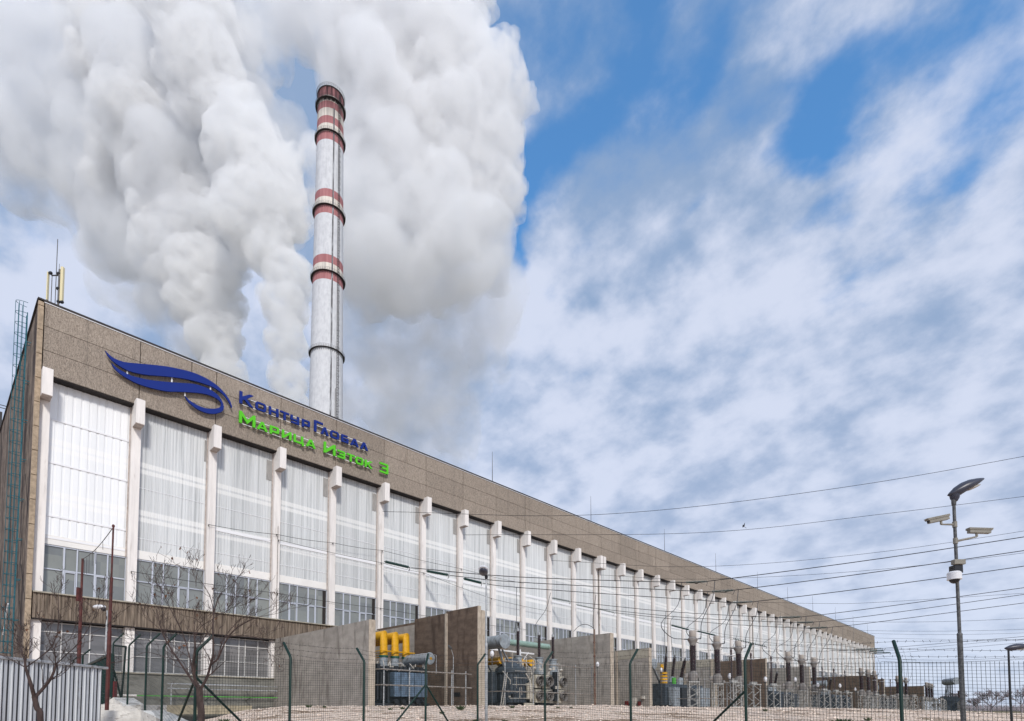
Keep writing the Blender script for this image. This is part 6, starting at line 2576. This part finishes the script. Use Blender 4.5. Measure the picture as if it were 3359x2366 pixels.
def plume(name, label, blobs, Y, material, seed, voxel, lev=3, kids_=(12, 7, 4), disp=(12, 5.5, 4.0, 2.2), kr=(.34, .52)):
    rs = random.Random(seed)
    m = MB()
    V, Fc = ico()

    def put(c, r, l):
        if c.z - r < 4:
            pass
        m.add([c + v * r for v in V], Fc)
        if l == 0:
            return
        for _ in range(kids_[len(kids_) - l]):
            d_ = Vector((rs.gauss(0, 1), rs.gauss(0, 1), rs.gauss(0, 1))).normalized()
            rr = r * rs.uniform(*kr)
            put(c + d_ * (r * rs.uniform(.80, .96)), rr, l - 1)
    for (x, y, rp, *dy) in blobs:
        YY = Y + (dy[0] if dy else 0)
        c = at(x * 1.463, y * 1.463, YY)
        put(c, rp * 1.463 / FPX * YY * 1.02, lev)
    o = m.build(name, material)
    ctr = sum((Vector(v) for v in m.v[::500]), Vector()) / len(m.v[::500])
    for v in o.data.vertices:
        v.co -= ctr
    o.location = ctr
    md = o.modifiers.new('union', 'REMESH')
    md.mode = 'VOXEL'
    md.voxel_size = voxel
    for k in (0, 2):
        tx = bpy.data.textures.new(name + str(k), 'CLOUDS')
        tx.noise_scale = disp[k]
        tx.noise_depth = 3
        dm = o.modifiers.new('billow', 'DISPLACE')
        dm.texture = tx
        dm.texture_coords = 'LOCAL'
        dm.strength = disp[k + 1]
        dm.mid_level = .5
    tag(o, label, 'steam', kind='stuff')
    return o


dense = steam_mat('dense steam', 0.10, 0.0, (.975, .975, .974), (.11, .33, .60, .12))
thick = steam_mat('thick steam', 0.10, 0.0, (.968, .967, .967), (.08, .32, .62, .085))
faint = steam_mat('faint steam', 0.02, 0, (.985, .985, .988), (.022, .38, .68, .022))
soft = steam_mat('thin steam', 0.020, 0, (.96, .965, .975), (.020, .38, .62, .045))
mid = steam_mat('medium steam', 0.035, 0.0, (.972, .973, .977), (.032, .35, .62, .055))
VX = 1.75
KR = (.26, .44)
plume('steam_plume', 'left white steam plume rising from behind the hall roof', [
    (505, 900, 40), (500, 830, 48), (480, 760, 62), (465, 690, 70), (450, 620, 88), (430, 540, 104, 10), (405, 450, 120, 15), (375, 350, 128, 20), (350, 250, 128, 25), (330, 140, 130, 30), (350, 30, 140, 30), (250, 60, 120, 40), (290, 380, 90, 40)],
    470, dense, 3, VX, kr=KR)
plume('steam_plume', 'middle steam plume with a cauliflower edge just left of the chimney', [
    (655, 920, 42), (645, 850, 48), (640, 770, 50), (640, 690, 56), (645, 620, 58), (600, 560, 60), (620, 465, 76), (600, 400, 84), (560, 480, 90), (540, 340, 88), (510, 250, 68), (460, 170, 95), (440, 60, 105), (420, -40, 110)],
    430, dense, 4, VX, kr=KR)
plume('steam_plume', 'large billowing steam cloud with a crisp right edge right of the chimney top', [
    (985, 40, 100), (1095, 200, 100), (1000, 160, 130), (1095, 340, 92), (1095, 440, 84), (1000, 330, 130), (1000, 440, 100), (920, 200, 130), (900, 60, 120), (1010, -60, 100), (1050, 500, 55), (900, 330, 110), (830, 100, 110)],
    480, thick, 5, VX * 1.1, kr=KR)
plume('steam_veil', 'softer grey steam behind the chimney joining the large cloud', [
    (900, 80, 130), (800, 60, 140), (720, 0, 130), (640, -20, 110), (860, 300, 130), (900, 450, 140), (830, 200, 130), (960, 560, 120), (860, 560, 130), (780, 420, 100), (560, 120, 80), (520, 40, 90), (1010, 560, 110), (1080, 560, 80)],
    470, mid, 9, VX * 1.8, lev=2, kids_=(11, 5), disp=(26, 10.0, 9, 3.5))
plume('steam_veil', 'thin grey steam veil drifting at the left edge of the left plume', [
    (260, 420, 130, 30), (200, 270, 160, 40), (130, 120, 180, 50), (230, 60, 170, 60), (60, 40, 150, 60), (-20, 180, 140, 60), (60, 260, 120, 50), (150, 380, 120, 40), (350, 600, 115), (300, 500, 120, 20), (420, 720, 85), (440, 560, 110, -30), (400, 420, 130, -30), (360, 250, 140, -30), (460, 760, 70, -10), (560, 300, 110, -20), (600, 480, 70, 10)],
    500, soft, 6, VX * 2, lev=1, kids_=(10,), disp=(40, 9.0, 16, 3.5))
plume('steam_veil', 'thin grey steam veil hanging below the large cloud right of the chimney', [
    (1060, 620, 100), (1100, 700, 80), (980, 640, 130), (880, 660, 140), (860, 780, 120), (900, 900, 130), (1010, 720, 120), (1000, 860, 110), (770, 880, 70), (960, 800, 100)],
    560, faint, 8, VX * 2, lev=2, kids_=(10, 5), kr=(.4, .6), disp=(45, 9.0, 16, 3.5))

# ---------------------------------------------------------------- lift everything so that the eye stands 1.7 m up
for o in list(bpy.data.objects):
    if '_b' in o:
        del o['_b']
    if o.parent is None:
        o.location.z += EYE
